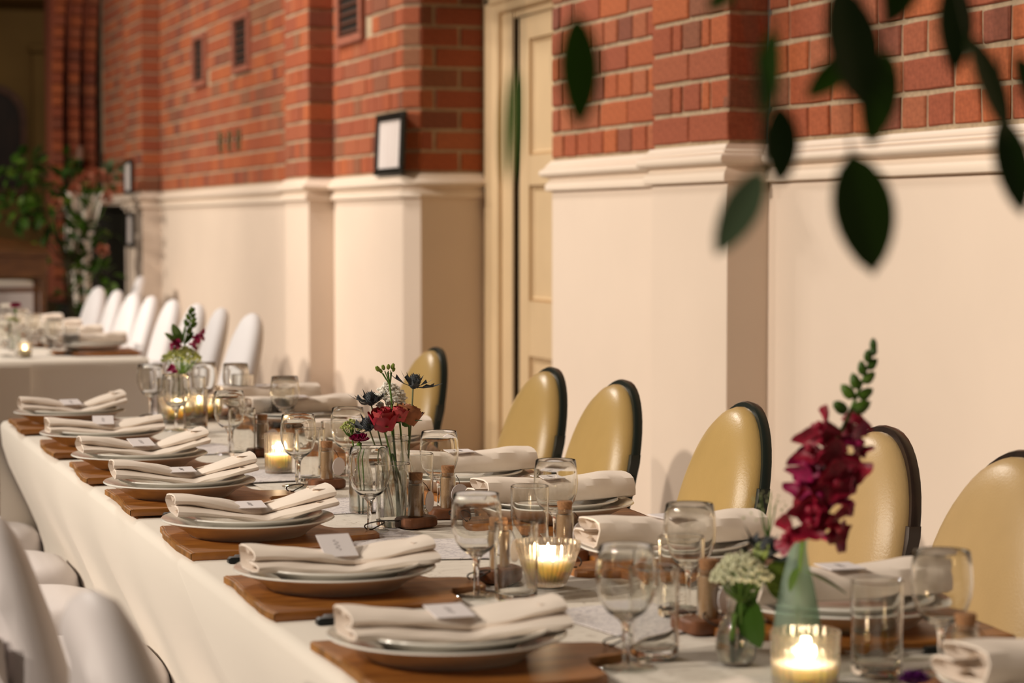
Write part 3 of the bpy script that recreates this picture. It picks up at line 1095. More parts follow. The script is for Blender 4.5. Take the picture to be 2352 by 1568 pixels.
def cream_chair(name, fm, vm, label):
    """faces -x; origin on the floor under the middle of the back's foot"""
    t = empty(name)
    ol = oval(26, 0.172, 0.50, 0.926, 0.70)
    n = len(ol)
    cz = 0.72
    # rim: a flat band following the outline
    P, F = [], []
    for (s, x) in ((0.985, -0.004), (1.0, 0.000), (1.0, 0.012), (0.93, 0.014), (0.93, -0.004)):
        for y, z in ol:
            zz = cz + (z - cz) * s
            P.append((tiltx(x, zz), y * s, zz - 0.25 * x))
    for a in range(5):
        b = (a + 1) % 5
        F += [(a * n + i, a * n + (i + 1) % n, b * n + (i + 1) % n, b * n + i) for i in range(n)]
    M().add(P, F).build('back_rim', fm, t)
    # pad: bulged cushion, proud to the front
    P, F = [], []
    rings = [(0.93, 0.012), (0.945, -0.002), (0.938, -0.010), (0.91, -0.020), (0.84, -0.030), (0.70, -0.039), (0.50, -0.044), (0.25, -0.046)]
    for s, x in rings:
        for y, z in ol:
            zz = cz + (z - cz) * s
            P.append((tiltx(x, zz), y * s, zz - 0.25 * x))
    k = len(rings)
    for a in range(k - 1):
        F += [(a * n + i, a * n + (i + 1) % n, (a + 1) * n + (i + 1) % n, (a + 1) * n + i) for i in range(n)]
    F.append(tuple((k - 1) * n + i for i in range(n)))
    F.append(tuple(range(n - 1, -1, -1)))
    M().add(P, F).build('backrest', vm, t)
    # seat
    so = [(-0.42 + 0.40 * (0.5 - 0.5 * math.cos(math.pi * i / 8)) * 0, 0) for i in range(1)]
    so = []
    for i in range(32):
        a = 2 * math.pi * i / 32
        c, s = math.cos(a), math.sin(a)
        so.append((-0.20 + 0.215 * math.copysign(abs(c) ** 0.6, c), 0.205 * math.copysign(abs(s) ** 0.6, s)))
    M().prism(so, 0.415, 0.475, 0.022).build('seat', vm, t)
    M().prism([((x + 0.20) * 0.97 - 0.20, y * 0.97) for x, y in so], 0.395, 0.417, 0.004).build('seat_frame', fm, t)
    for sy in (-1, 1):
        # rear legs run up behind the rim to half the back's height
        yl = 0.166
        pts = [(0.085, sy * (yl + 0.02), 0.0), (0.035, sy * (yl + 0.014), 0.25), (0.006, sy * (yl + 0.004), 0.47), (tiltx(0.004, 0.60), sy * (yl - 0.002), 0.60), (tiltx(0.002, 0.765), sy * (yl - 0.006), 0.765), (tiltx(0.002, 0.782), sy * (yl - 0.012), 0.782)]
        m = M()
        hw, hd = 0.008, 0.0105
        PP, FF = [], []
        for p in pts:
            PP += [(p[0] - hd, p[1] - hw, p[2]), (p[0] + hd, p[1] - hw, p[2]), (p[0] + hd, p[1] + hw, p[2]), (p[0] - hd, p[1] + hw, p[2])]
        for i in range(len(pts) - 1):
            FF += [(i * 4 + a, i * 4 + (a + 1) % 4, i * 4 + 4 + (a + 1) % 4, i * 4 + 4 + a) for a in range(4)]
        FF += [(3, 2, 1, 0), tuple(len(PP) - 4 + a for a in range(4))]
        m.add(PP, FF).build('leg', fm, t)
        M().tube([(-0.38, sy * 0.185, 0.0), (-0.37, sy * 0.175, 0.40)], [0.011, 0.013], 8).build('leg', fm, t)
    M().tube([(-0.375, 0.178, 0.16), (0.05, 0.187, 0.16)], 0.008, 8).build('stretcher', fm, t)
    M().tube([(-0.375, -0.178, 0.16), (0.05, -0.187, 0.16)], 0.008, 8).build('stretcher', fm, t)
    tag(t, label, 'chair')
    return t

XB = 1.634      # foot of the back; the top leans back to about x = 1.75
chG = Once(cream_chair('dining_chair', CHAIRG, VINYL, 'x'))
chB = Once(cream_chair('dining_chair', CHAIRB, VINYLP, 'x'))
for src, y, rz, lab in ((chG, 5.69, 0, 'cream vinyl chair with black-green rim behind the red rose vase, farthest of its row'),
                        (chG, 4.79, 0, 'cream vinyl chair with black-green rim in front of the door'),
                        (chG, 4.35, 0, 'cream vinyl chair with black-green rim just right of the door'),
                        (chG, 3.735, -2, 'cream vinyl chair with black-green rim in front of the nearest pilaster'),
                        (chB, 3.205, 0, 'cream vinyl chair with dark brown rim behind the magenta snapdragon'),
                        (chB, 2.78, 2, 'cream vinyl chair with dark brown rim, nearest to the camera')):
    src.put((XB, y, 0), R(rz), lab, 'cream balloon-back chairs along the wall')

def covered_chair(name, mat, label, wrinkle):
    """chair inside a white stretch cover; faces -x, same footprint as the cream one"""
    t = empty(name)
    ol = oval(22, 0.168, 0.47, 0.932, 0.69)
    n = len(ol)
    cz = 0.72
    rings = [(0.15, 0.026), (0.5, 0.026), (0.80, 0.025), (0.93, 0.022), (0.985, 0.012), (1.0, 0.0), (0.985, -0.012), (0.93, -0.024), (0.80, -0.033), (0.5, -0.040), (0.15, -0.042)]
    P, F = [], []
    for ri, (s, x) in enumerate(rings):
        for i, (y, z) in enumerate(ol):
            zz = cz + (z - cz) * s
            wr = 0.0
            if wrinkle and 0 < ri < 5:
                wr = wrinkle * math.sin(zz * 62 + 9 * y + ri) * max(0.0, math.cos((zz - 0.72) * 7)) * (1 if abs(y) > 0.08 else 0.35)
            P.append((tiltx(x + wr, zz), y * s, zz - 0.25 * x))
    k = len(rings)
    for a in range(k - 1):
        F += [(a * n + i, a * n + (i + 1) % n, (a + 1) * n + (i + 1) % n, (a + 1) * n + i) for i in range(n)]
    F.append(tuple(range(n - 1, -1, -1)))
    F.append(tuple((k - 1) * n + i for i in range(n)))
    M().add(P, F).build('back_cover', mat, t)
    # seat cover with a skirt falling to the floor
    so = []
    for i in range(44):
        a = 2 * math.pi * i / 44
        c, s = math.cos(a), math.sin(a)
        so.append((-0.155 + 0.185 * math.copysign(abs(c) ** 0.5, c), 0.215 * math.copysign(abs(s) ** 0.5, s)))
    rings = [(0.02, 0.488), (0.5, 0.487), (0.85, 0.480), (0.96, 0.468), (1.0, 0.445), (0.985, 0.40), (0.99, 0.30), (1.01, 0.15), (1.03, 0.015)]
    P, F = [], []
    for ri, (s, z) in enumerate(rings):
        for i, (x, y) in enumerate(so):
            f = 1 + (0.012 * math.sin(i * 1.9) * max(0, ri - 5) / 3)
            P.append((-0.155 + (x + 0.155) * s * f, y * s * f, z))
    m = len(so)
    for a in range(len(rings) - 1):
        F += [(a * m + i, a * m + (i + 1) % m, (a + 1) * m + (i + 1) % m, (a + 1) * m + i) for i in range(m)]
    F.append(tuple(range(m)))
    M().add(P, F).build('seat_cover', mat, t)
    if wrinkle:
        # bunched sash at the back
        P, F = [], []
        nu, nv = 40, 12
        for sy in (-1, 1):
            def fn(u, v, sy=sy):
                z = 0.52 + 0.30 * u
                y = sy * (0.168 - 0.075 * v) * (1 - 0.20 * max(0, (z - 0.70) / 0.22) ** 2)
                x = 0.032 + 0.014 * math.sin(v * 13 + u * 5 + sy) * math.sin(math.pi * u) + 0.010 * math.sin(v * 22 + u * 9) * (1 - v)
                return (tiltx(x, z), y, z)
            M().grid(fn, nu, nv).build('gathered_fold', mat, t)
    tag(t, label, 'chair')
    return t
cvW = Once(covered_chair('covered_chair', COVER, 'x', 0.0))
for i, (y, lab) in enumerate(((7.93, 'white covered chair nearest the camera in the far row by the wall'), (8.50, 'second white covered chair from the near end of the far row'),
                              (8.98, 'third covered chair of the far row, half hidden by the tall green flower stalk'), (9.52, 'fourth white covered chair, beside the corner of the far table'),
                              (10.06, 'fifth white covered chair along the far table'), (10.52, 'sixth white covered chair, overlapped by the seventh'),
                              (11.03, 'seventh white covered chair, next to the last'), (11.63, 'last white covered chair of the far row, before the dark foliage'))):
    cvW.put((XB, y, 0), R((3, -4, 2, 0, -3, 4, -2, 5)[i]), lab, 'white covered chairs along the far wall')
cvW.put((2.26, 14.05, 0), R(-10), 'lone white covered chair back against the farthest pilaster', None)

cvN = Once(covered_chair('covered_chair', COVERN, 'x', 0.007))
for i, (y, x, lab) in enumerate(((1.93, 0.395, 'white covered chair nearest the camera at the lower left, its back bunched'),
                                 (2.50, 0.362, 'white covered chair second from the camera, its back cut by the picture edge'))):
    cvN.put((x, y, 0), R(180), lab, 'white covered chairs on the left side')

def covered_stool(name, mat):
    t = empty(name)
    so = []
    for i in range(44):
        a = 2 * math.pi * i / 44
        c, s = math.cos(a), math.sin(a)
        so.append((-0.155 + 0.225 * math.copysign(abs(c) ** 0.5, c), 0.205 * math.copysign(abs(s) ** 0.5, s)))
    P, F = [], []
    m = len(so)
    def rings_(rr):
        P, F = [], []
        for s, z in rr:
            for x, y in so:
                P.append((-0.155 + (x + 0.155) * s, y * s, z))
        for a in range(len(rr) - 1):
            F.extend([(a * m + i, a * m + (i + 1) % m, (a + 1) * m + (i + 1) % m, (a + 1) * m + i) for i in range(m)])
        F.append(tuple(range(m)))
        return M().add(P, F)
    rings_([(0.02, 0.490), (0.4, 0.489), (0.75, 0.484), (0.90, 0.474), (0.975, 0.455), (1.0, 0.43), (0.99, 0.405), (0.975, 0.398)]).build('seat_cover', mat, t)
    rings_([(0.955, 0.40), (0.96, 0.30), (0.985, 0.15), (1.0, 0.015)]).build('skirt', mat, t)
    tag(t, 'x', 'seat')
    return t
stN = Once(covered_stool('covered_stool', COVERN))
for y, lab in ((2.99, 'white covered seat tucked behind the two chair backs'), (3.46, 'white covered seat nearest in view beyond the two chair backs'),
               (4.02, 'white covered seat second beyond the two chair backs'), (4.64, 'white covered seat third beyond the two chair backs'),
               (5.17, 'white covered seat fourth beyond the two chair backs'), (5.82, 'white covered seat farthest away at the left table side')):
    stN.put((0.335, y, 0), R(180), lab, 'white covered seats under the left table edge')

# ================================================================== TABLE SETTINGS
# ---- wooden paddle board: origin at the board's middle on the cloth, handle towards +x
def paddle_board(seed):
    r = random.Random(seed)
    t = empty('serving_board')
    L = []
    hx, hy = 0.127, 0.157
    # live edge at the diner's side (-x)
    for i in range(11):
        f = i / 10
        L.append((-hx + 0.004 * math.sin(f * 5 + seed) + r.uniform(-0.0015, 0.0015), hy - 2 * hy * f))
    L += [(-hx + 0.06, -hy + 0.001), (0.0, -hy - 0.002), (hx - 0.02, -hy + 0.004), (hx, -hy + 0.02), (hx + 0.004, -0.075),
          (hx + 0.014, -0.050), (hx + 0.055, -0.040), (hx + 0.068, -0.028), (hx + 0.070, 0.0), (hx + 0.068, 0.028), (hx + 0.055, 0.040), (hx + 0.014, 0.050),
          (hx + 0.004, 0.075), (hx, hy - 0.02), (hx - 0.02, hy - 0.004), (0.0, hy + 0.002), (-hx + 0.06, hy)]
    M().prism(L, 0.0, 0.012, 0.002).build('board', BOARD, t)
    # bark strip on the live edge
    P = [(x - 0.0012, y, z) for x, y in L[:11] for z in (0.002, 0.0105)]
    P += [(x + 0.004, y, z) for x, y in L[:11] for z in (0.0015, 0.0123)]
    F = []
    for i in range(10):
        F += [(2 * i, 2 * i + 1, 2 * i + 3, 2 * i + 2), (2 * i + 1, 22 + 2 * i + 1, 22 + 2 * i + 3, 2 * i + 3), (2 * i, 2 * i + 2, 22 + 2 * i + 2, 22 + 2 * i)]
    M().add(P, F).build('bark_edge', BARK, t)
    # cord loop through the handle
    loop = []
    for i in range(19):
        a = math.pi * (i / 18) * 1.9 - 0.35
        loop.append((hx + 0.062 + 0.016 * math.sin(a) + 0.004, 0.012 * math.cos(a) - 0.004, 0.012 + 0.015 * max(0, math.sin(a * 0.55)) + 0.001))
    M().tube(loop, 0.0011, 6).build('cord_loop', CORD, t)
    return tag(t, 'x', 'board')

# ---- plates
def plate_mesh(rad, h):
    o = [(0, 0.002), (rad * 0.58, 0.002), (rad * 0.61, 0.0), (rad * 0.66, 0.0), (rad * 0.68, 0.003), (rad * 0.75, h * 0.40), (rad * 0.88, h * 0.74), (rad * 0.985, h * 0.95), (rad, h),
         (rad * 0.99, h + 0.0022), (rad * 0.965, h + 0.0012), (rad * 0.87, h * 0.80 + 0.003), (rad * 0.73, h * 0.50 + 0.003), (rad * 0.64, 0.0075), (rad * 0.58, 0.006), (0, 0.0055)]
    return M().lathe(o, 56)
DIN = plate_mesh(0.136, 0.026).mesh('dinner_plate', CHINA)
SID = plate_mesh(0.114, 0.022).mesh('side_plate', CHINA)

# ---- folded napkin (local x = long way across the plate, front folds face -y)
def napkin(seed, pinch, slack, lift=1.4, hs=0.68, LN=0.252):
    r = random.Random(seed)
    NU = 40
    # outline of the section in (y,z), unit-ish; back fold, top, upper front lobe, crease, lower front lobe, bottom
    sec = [(0.050, 0.018), (0.051, 0.028), (0.045, 0.039), (0.030, 0.044), (0.010, 0.0455), (-0.012, 0.045), (-0.026, 0.042), (-0.033, 0.035), (-0.032, 0.028),
           (-0.026, 0.0235), (-0.012, 0.0220), (-0.030, 0.0215), (-0.045, 0.0195), (-0.0535, 0.0145), (-0.0535, 0.0085), (-0.048, 0.003), (-0.030, 0.0), (0.0, 0.0), (0.030, 0.0), (0.044, 0.005)]
    n = len(sec)
    up = set(range(3, 11))
    lowl = set(range(11, 17))
    def ring(u):
        a = abs(u)
        sag = 0.017 * max(0.0, 1 - abs(u - 0.12)) ** 1.45 * pinch
        rise = 0.0055 * a ** 1.6 * pinch * (lift if u > 0 else 0.4)
        hsc = (1 - 0.26 * pinch * (1 - a) ** 1.2) * hs
        out = []
        for k, (y, z) in enumerate(sec):
            zz = z * hsc
            yy = y
            w_ = 0.0
            if pinch:
                c = max(0.0, 1 - abs(u - 0.12) * 1.25)
                if k in up and y < 0.012:
                    yy += 0.036 * pinch * c ** 1.9
                    zz -= 0.004 * c
                if k in lowl:
                    yy += 0.014 * pinch * max(0.0, 1 - abs(u - 0.3) * 1.6)
            wob = slack * (0.0009 * math.sin(u * 5 + k * 0.55 + seed) + 0.0004 * math.sin(u * 13 + k * 1.1 + 2 * seed))
            out.append((yy + wob * 1.3, zz + wob - sag + rise))
        return out
    rings = []
    us = [-1 + 2 * i / (NU - 1) for i in range(NU)]
    for u in us:
        rings.append([(u * LN / 2 + 0.0015 * math.sin(k * 0.9 + seed) * u ** 5, y, z) for k, (y, z) in enumerate(ring(u))])
    P = [p for rg in rings for p in rg]
    F = []
    for i in range(NU - 1):
        F += [(i * n + k, i * n + (k + 1) % n, (i + 1) * n + (k + 1) % n, (i + 1) * n + k) for k in range(n)]
    # hollow ends: turn the lip in and run back inside
    for endi, sgn in ((0, 1), (NU - 1, -1)):
        rg = rings[endi]
        def off(d, dx):
            q = []
            for k in range(n):
                x, y, z = rg[k]
                _, y0, z0 = rg[k - 1]
                _, y1, z1 = rg[(k + 1) % n]
                ty, tz = y1 - y0, z1 - z0
                l = math.hypot(ty, tz) or 1
                ny_, nz_ = -tz / l, ty / l
                q.append((x + sgn * dx, y + ny_ * d, z + nz_ * d))
            return q
        # the outline runs counter-clockwise when seen from +x, so inward = left of travel
        i1 = off(0.0022, -0.0008)
        rg = rings[endi + (5 if endi == 0 else -5)]
        i2 = off(0.0030, 0.0)
        b = len(P)
        P += i1 + i2
        o = endi * n
        F += [(o + k, b + k, b + (k + 1) % n, o + (k + 1) % n) for k in range(n)]
        F += [(b + k, b + n + k, b + n + (k + 1) % n, b + (k + 1) % n) for k in range(n)]
        F.append(tuple(b + n + k for k in range(n)))
    t = M().add(P, F).build('folded_napkin', NAPKIN)
    # inner layers showing in the open ends
    for sx in (-1, 1):
        rg = rings[0 if sx < 0 else -1]
        x0 = sx * (LN / 2 - 0.003)
        zoff = rg[4][2] - 0.0455 * hs
        zl = rg[13][2] - 0.0145 * hs
        g = M()
        def fn(u, v):
            y = -0.022 + 0.058 * u
            return (x0 - sx * 0.028 * v, y, zoff + (0.033 + 0.006 * math.sin(u * 9 + sx)) * hs)
        def fn2(u, v):
            y = -0.040 + 0.070 * u
            return (x0 - sx * 0.028 * v, y, zl + (0.010 + 0.004 * math.sin(u * 8 + 1 + sx)) * hs)
        M().grid(fn, 14, 3).build('inner_fold', NAPKIN, t)
        M().grid(fn2, 14, 3).build('inner_fold', NAPKIN, t)
    return tag(t, 'x', 'napkin')

def name_card():
    t = M().box((0, 0, 0.0006), (0.046, 0.052, 0.0012)).build('name_card', CARD, smooth=False)
    # an illegible handwritten name
    pts = []
    for i in range(26):
        f = i / 25
        pts.append((0.0035 * math.sin(f * 19), -0.012 + 0.024 * f, 0.0014))
    M().tube(pts, 0.00022, 4).build('handwriting', INK, t)
    return tag(t, 'x', 'card')

# ---- cutlery, blade / tines / bowl towards +x, handle end at x = 0
def knife():
    t = empty('table_knife')
    m = M()
    P, F = [], []
    st = [(0.0, 0.006, 0.006), (0.004, 0.009, 0.009), (0.05, 0.008, 0.009), (0.095, 0.0075, 0.008), (0.102, 0.006, 0.006)]
    for x, hw, h in st:
        P += [(x, -hw, 0.001), (x, hw, 0.001), (x, hw * 0.8, h), (x, -hw * 0.8, h)]
    for i in range(len(st) - 1):
        F += [(i * 4 + a, i * 4 + (a + 1) % 4, i * 4 + 4 + (a + 1) % 4, i * 4 + 4 + a) for a in range(4)]
    F += [(3, 2, 1, 0), tuple(len(P) - 4 + a for a in range(4))]
    m.add(P, F).build('handle', BLACKP, t)
    for x in (0.022, 0.05, 0.078):
        M().lathe([(0.0022, 0.0), (0.0022, 0.0012), (0.0, 0.0014)], 10).build('rivet', STEEL, t, (x, 0, 0.0085))
    b = [(0.100, -0.006), (0.13, -0.0085), (0.18, -0.0095), (0.205, -0.006), (0.212, 0.001), (0.205, 0.0035), (0.13, 0.0045), (0.100, 0.005)]
    M().prism(b, 0.0018, 0.0038).build('blade', STEEL, t)
    return tag(t, 'x', 'knife')
def fork():
    t = empty('table_fork')
    m = M().tube([(0.0, 0, 0.004), (0.02, 0, 0.004), (0.10, 0, 0.004)], [0.004, 0.0075, 0.0055], 8)
    m.build('handle', BLACKP, t)
    M().tube([(0.098, 0, 0.004), (0.13, 0, 0.006)], [0.003, 0.003], 6).build('neck', STEEL, t)
    h = M().prism([(0.128, -0.004), (0.14, -0.011), (0.152, -0.0125), (0.152, 0.0125), (0.14, 0.011), (0.128, 0.004)], 0.005, 0.007).build('fork_head', STEEL, t)
    tm = None
    for k in range(4):
        y = -0.0106 + 0.00707 * k
        m = M().tube([(0.151, 0, 0.006), (0.175, 0, 0.003), (0.198, 0, 0.007)], [0.0021, 0.0017, 0.0008], 6)
        tm = tm or m.mesh('tine', STEEL)
        inst('tine', tm, h, Matrix.Translation((0, y, 0)))
    return tag(t, 'x', 'fork')

# ---- glasses
def wine_glass():
    t = empty('wine_glass')
    zb = 0.052
    outer = [(0.0045, 0.0), (0.011, 0.003), (0.021, 0.010), (0.0285, 0.021), (0.0330, 0.036), (0.0342, 0.050), (0.0330, 0.068), (0.0308, 0.084)]
    inner = [(r - 0.0013, z) for r, z in outer[::-1]]
    inner[-1] = (0.0, 0.0058)
    inner[-2] = (0.0085, 0.0070)
    inner.insert(0, (0.0301, 0.0847))
    M().lathe([(r, z + zb) for r, z in outer + inner], 40).build('bowl', GLASST, t)
    M().lathe([(0.0, 0.0022), (0.0048, 0.0028), (0.0042, 0.010), (0.0036, 0.024), (0.0040, 0.040), (0.0056, 0.049), (0.0095, 0.0540), (0.0, 0.0575)], 18).build('stem', GLASSS, t)
    M().lathe([(0.0, 0.0), (0.0305, 0.0), (0.0315, 0.0012), (0.030, 0.0022), (0.018, 0.0032), (0.0046, 0.0052), (0.0, 0.0054)], 36).build('foot', TUBEG, t)
    return tag(t, 'x', 'wine glass')
def tumbler():
    R0 = 0.0285
    t = M().lathe([(0.0, 0.0015), (R0 - 0.006, 0.0), (R0 - 0.0015, 0.0012), (R0 - 0.0002, 0.005), (R0, 0.03), (R0 + 0.0005, 0.1030), (R0 - 0.0004, 0.1040), (R0 - 0.0013, 0.1032), (R0 - 0.0018, 0.03),
                   (R0 - 0.0026, 0.0135), (R0 - 0.007, 0.0105), (0.0, 0.0098)], 40).build('water_tumbler', GLASST)
    return tag(t, 'x', 'tumbler')

# ---- party favour: corked tube on a wooden block with a round tag
def favour():
    t = empty('corked_tube_favour')
    bl = []
    for i in range(28):
        a = 2 * math.pi * i / 28
        c, s = math.cos(a), math.sin(a)
        bl.append((0.033 * math.copysign(abs(c) ** 0.45, c), 0.0245 * math.copysign(abs(s) ** 0.45, s)))
    M().prism(bl, 0.0, 0.017, 0.003).build('block', BLOCK, t)
    M().lathe([(0.0, 0.0172), (0.0120, 0.0172), (0.0122, 0.02), (0.0122, 0.066), (0.0112, 0.069), (0.0, 0.0692)], 22).build('filling', TUBEFILL, t)
    M().lathe([(0.0123, 0.0175), (0.0134, 0.018), (0.0136, 0.067), (0.0118, 0.072), (0.0118, 0.074), (0.0128, 0.0755), (0.0128, 0.077), (0.0112, 0.0772), (0.0108, 0.074), (0.0112, 0.071), (0.0126, 0.066), (0.0124, 0.02)], 24, closed=True).build('tube', TUBEG, t)
    M().lathe([(0.0, 0.0705), (0.0100, 0.0705), (0.0104, 0.078), (0.0116, 0.086), (0.0108, 0.0885), (0.0, 0.0892)], 20).build('cork', CORK, t)
    g = M()
    disc = [(0.017 * math.cos(2 * math.pi * i / 26), 0.017 * math.sin(2 * math.pi * i / 26)) for i in range(26)]
    g.prism(disc, -0.0005, 0.0005)
    g.build('round_tag', TAG, t, (0.019, -0.0125, 0.041), (R(90), R(8), R(24)), False)
    M().tube([(0.0135, -0.003, 0.072), (0.017, -0.008, 0.066), (0.0195, -0.0125, 0.056)], 0.0006, 5).build('twine', CORD, t)
    return tag(t, 'x', 'favour')

# ---- candles
def candle_in(name, outer, inner, waxr, wz0, wz1, mat, rfun, label, light, seg=64):
    t = empty(name)
    m = M().lathe(outer, seg, rfun=rfun)
    # open-topped shell: close it with the inner wall
    m = M().lathe(outer + inner[::-1], seg, rfun=rfun)
    m.build('glass_holder', mat, t)
    wx = M().lathe([(0.0, wz0)] + [(waxr(wz0 + (wz1 - wz0) * i / 5), wz0 + (wz1 - wz0) * i / 5) for i in range(6)] + [(waxr(wz1) * 0.9, wz1 - 0.002), (0.0, wz1 - 0.004)], 32)
    wx.build('wax', WAX, t)
    M().tube([(0, 0, wz1 - 0.005), (0.0005, 0, wz1 + 0.006)], 0.0008, 6).build('wick', WICK, t)
    fl_ = M().lathe([(0.0, 0.0), (0.0026, 0.002), (0.0036, 0.006), (0.0031, 0.010), (0.0016, 0.015), (0.0, 0.020)], 14)
    fl_.build('flame', FLAME, t, (0, 0, wz1 + 0.001))
    d = bpy.data.lights.new('flame_light', 'POINT')
    d.energy = light
    d.shadow_soft_size = 0.006
    d.color = (1.0, 0.76, 0.52)
    lo = bpy.data.objects.new('flame_light', d)
    COL.objects.link(lo)
    lo.parent = t
    lo.location = (0, 0, wz1 + 0.013)
    return tag(t, label, 'candle')

# ---- places: (side, y, plate x, board dx tweak, napkin variant, napkin turn, card on?)
TOP = TZ + 0.0042
PB = [Once(paddle_board(k)) for k in range(3)]
NK = [Once(napkin(1, 1.0, 1.0, 1.5)), Once(napkin(2, 0.85, 1.3, 2.6)), Once(napkin(5, 0.55, 1.2, 1.2)), Once(napkin(9, 0.12, 1.5, 1.0, 0.90, 0.262))]
CD, KN, FK = Once(name_card()), Once(knife()), Once(fork())
din0 = bpy.data.objects.new('dinner_plate', DIN); COL.objects.link(din0); tag(din0, 'x', 'plate')
sid0 = bpy.data.objects.new('side_plate', SID); COL.objects.link(sid0); tag(sid0, 'x', 'plate')
DP, SP = Once(din0), Once(sid0)
WG, TM, FV = Once(wine_glass()), Once(tumbler()), Once(favour())

ORD = ['first', 'second', 'third', 'fourth', 'fifth', 'sixth', 'seventh', 'eighth', 'ninth']
LEFTP = [(1.86, 0.745, 2, 2, 0), (2.37, 0.742, 0, 2, -1), (2.88, 0.744, 1, 2, 1.5), (3.415, 0.742, 2, 0, 0), (3.95, 0.734, 0, 0, -2), (4.45, 0.746, 1, 1, 1), (4.95, 0.746, 2, 2, 0), (5.53, 0.755, 0, 1, 1)]
RIGHTP = [(1.92, 1.265, 1, 3, 2), (2.42, 1.265, 2, 3, 0), (2.92, 1.255, 0, 3, -1), (3.44, 1.26, 1, 3, 2), (3.89, 1.25, 2, 3, 0), (4.60, 1.265, 0, 3, -1), (5.26, 1.275, 1, 3, 1), (5.66, 1.285, 0, 3, 0)]

def place(side, idx, y, px, bv, nv, nrot):
    sgn = 1 if side == 'left' else -1
    rz = 0.0 if side == 'left' else math.pi
    who = '%s place from the camera on the %s side' % (ORD[idx], 'left' if side == 'left' else 'wall')
    bx = 0.747 if side == 'left' else 1.296
    by = y - 0.02 if side == 'left' else y + 0.01
    PB[bv].put((bx, by, TOP), rz + R(random.uniform(-1.5, 1.5)), 'wooden paddle board at the ' + who, 'wooden paddle boards')
    z = TOP + 0.0122
    DP.put((px, y, z), random.uniform(0, 6), 'dinner plate at the ' + who, 'white dinner plates')
    z2 = z + 0.0095
    SP.put((px + sgn * 0.004, y + 0.002, z2), random.uniform(0, 6), 'upper side plate at the ' + who, 'white side plates')
    pin = (1.0, 0.85, 0.55, 0.12)[nv]
    nz = z2 + (0.0215 if nv == 3 else 0.0085 + 0.017 * pin)
    NK[nv].put((px + (0.006 if nv < 3 else 0.0), y - sgn * 0.004, nz), rz + R(nrot), 'cream napkin at the ' + who, 'folded cream napkins')
    top = (0.0455 * 0.68 * (1 - 0.26 * pin) - 0.017 * pin) + 0.0016
    if nv == 3:
        top = 0.0462 * 0.90 * (1 - 0.26 * 0.12) - 0.0015
    cd = CD.put((px + sgn * (0.004 if nv < 3 else 0.012), y + (0.004 if nv < 3 else -0.016), nz + top + (0.0015 + 0.00022 * (12, 7, 27, 5, 4, 12, 16, 10)[idx] if nv < 3 else 0)), rz + R(random.uniform(-7, 7)), 'name card at the ' + who, 'white name cards')
    if nv < 3:      # leans on the front roll of the napkin
        cd.rotation_euler.x = R((12, 7, 27, 5, 4, 12, 16, 10)[idx])
    # cutlery beside the board: knives towards the camera on the left side, forks on the wall side
    ky = by - 0.176 if side == 'left' else by + 0.178
    fy = by + 0.176 if side == 'left' else by - 0.176
    kx = bx - sgn * 0.070
    KN.put((kx, ky, TOP), rz + R(random.uniform(-2, 2)), 'inner knife at the ' + who, 'black handled knives')
    KN.put((kx - sgn * 0.012, ky - sgn * 0.016, TOP), rz + R(random.uniform(-2, 2)), 'outer knife at the ' + who, 'black handled knives')
    FK.put((kx - sgn * 0.02, fy, TOP), rz + R(random.uniform(-2, 2)), 'black handled fork at the ' + who, 'black handled forks')
for i, a in enumerate(LEFTP):
    place('left', i, *a)
for i, a in enumerate(RIGHTP):
    place('right', i, *a)

# ---- glasses: (x, y) of wine glass and tumbler at each place
GL = [('left', 1, (0.925, 2.285), (0.943, 2.30)), ('left', 2, (0.918, 2.80), (0.937, 2.805)), ('left', 3, (0.948, 3.445), (0.960, 3.455)),
      ('left', 4, (0.985, 4.085), (1.006, 4.118)), ('left', 5, (0.985, 4.715), (0.995, 4.665)), ('left', 6, (0.978, 5.305), (0.992, 5.30)), ('left', 7, (0.985, 5.70), (1.00, 5.705)),
      ('right', 0, (1.238, 2.135), (1.172, 2.16)), ('right', 1, (1.142, 2.605), (1.112, 2.60)), ('right', 2, (1.165, 3.165), (1.107, 3.12)), ('right', 3, (1.136, 3.672), (1.108, 3.65)),
      ('right', 4, (1.115, 4.21), (1.109, 4.262)), ('right', 5, (1.205, 5.13), (1.215, 5.20)), ('right', 6, (1.20, 5.66), (1.22, 5.70)), ('right', 7, (1.13, 5.73), (1.165, 5.745))]
for side, i, a, b in GL:
    wh = '%s place from the camera, %s' % (ORD[i], 'left side' if side == 'left' else 'wall side')
    # a wine glass stands clear of its tumbler
    dx, dy = b[0] - a[0], b[1] - a[1]
    d = math.hypot(dx, dy)
    if d < 0.066:
        # move the tumbler straight away from the wine glass, along the line of the table
        s_ = 0.068
        ang = math.atan2(dy, dx)
        if abs(math.sin(ang)) < 0.5:
            ang = R(-58) if side == 'left' else R(-122)
        b = (a[0] + s_ * math.cos(ang), a[1] + s_ * math.sin(ang))
    WG.put((a[0], a[1], TOP + 0.003), 0, 'clear wine glass at the ' + wh, 'clear wine glasses')
    TM.put((b[0], b[1], TOP + 0.003), 0, 'straight clear tumbler at the ' + wh, 'straight clear tumblers')

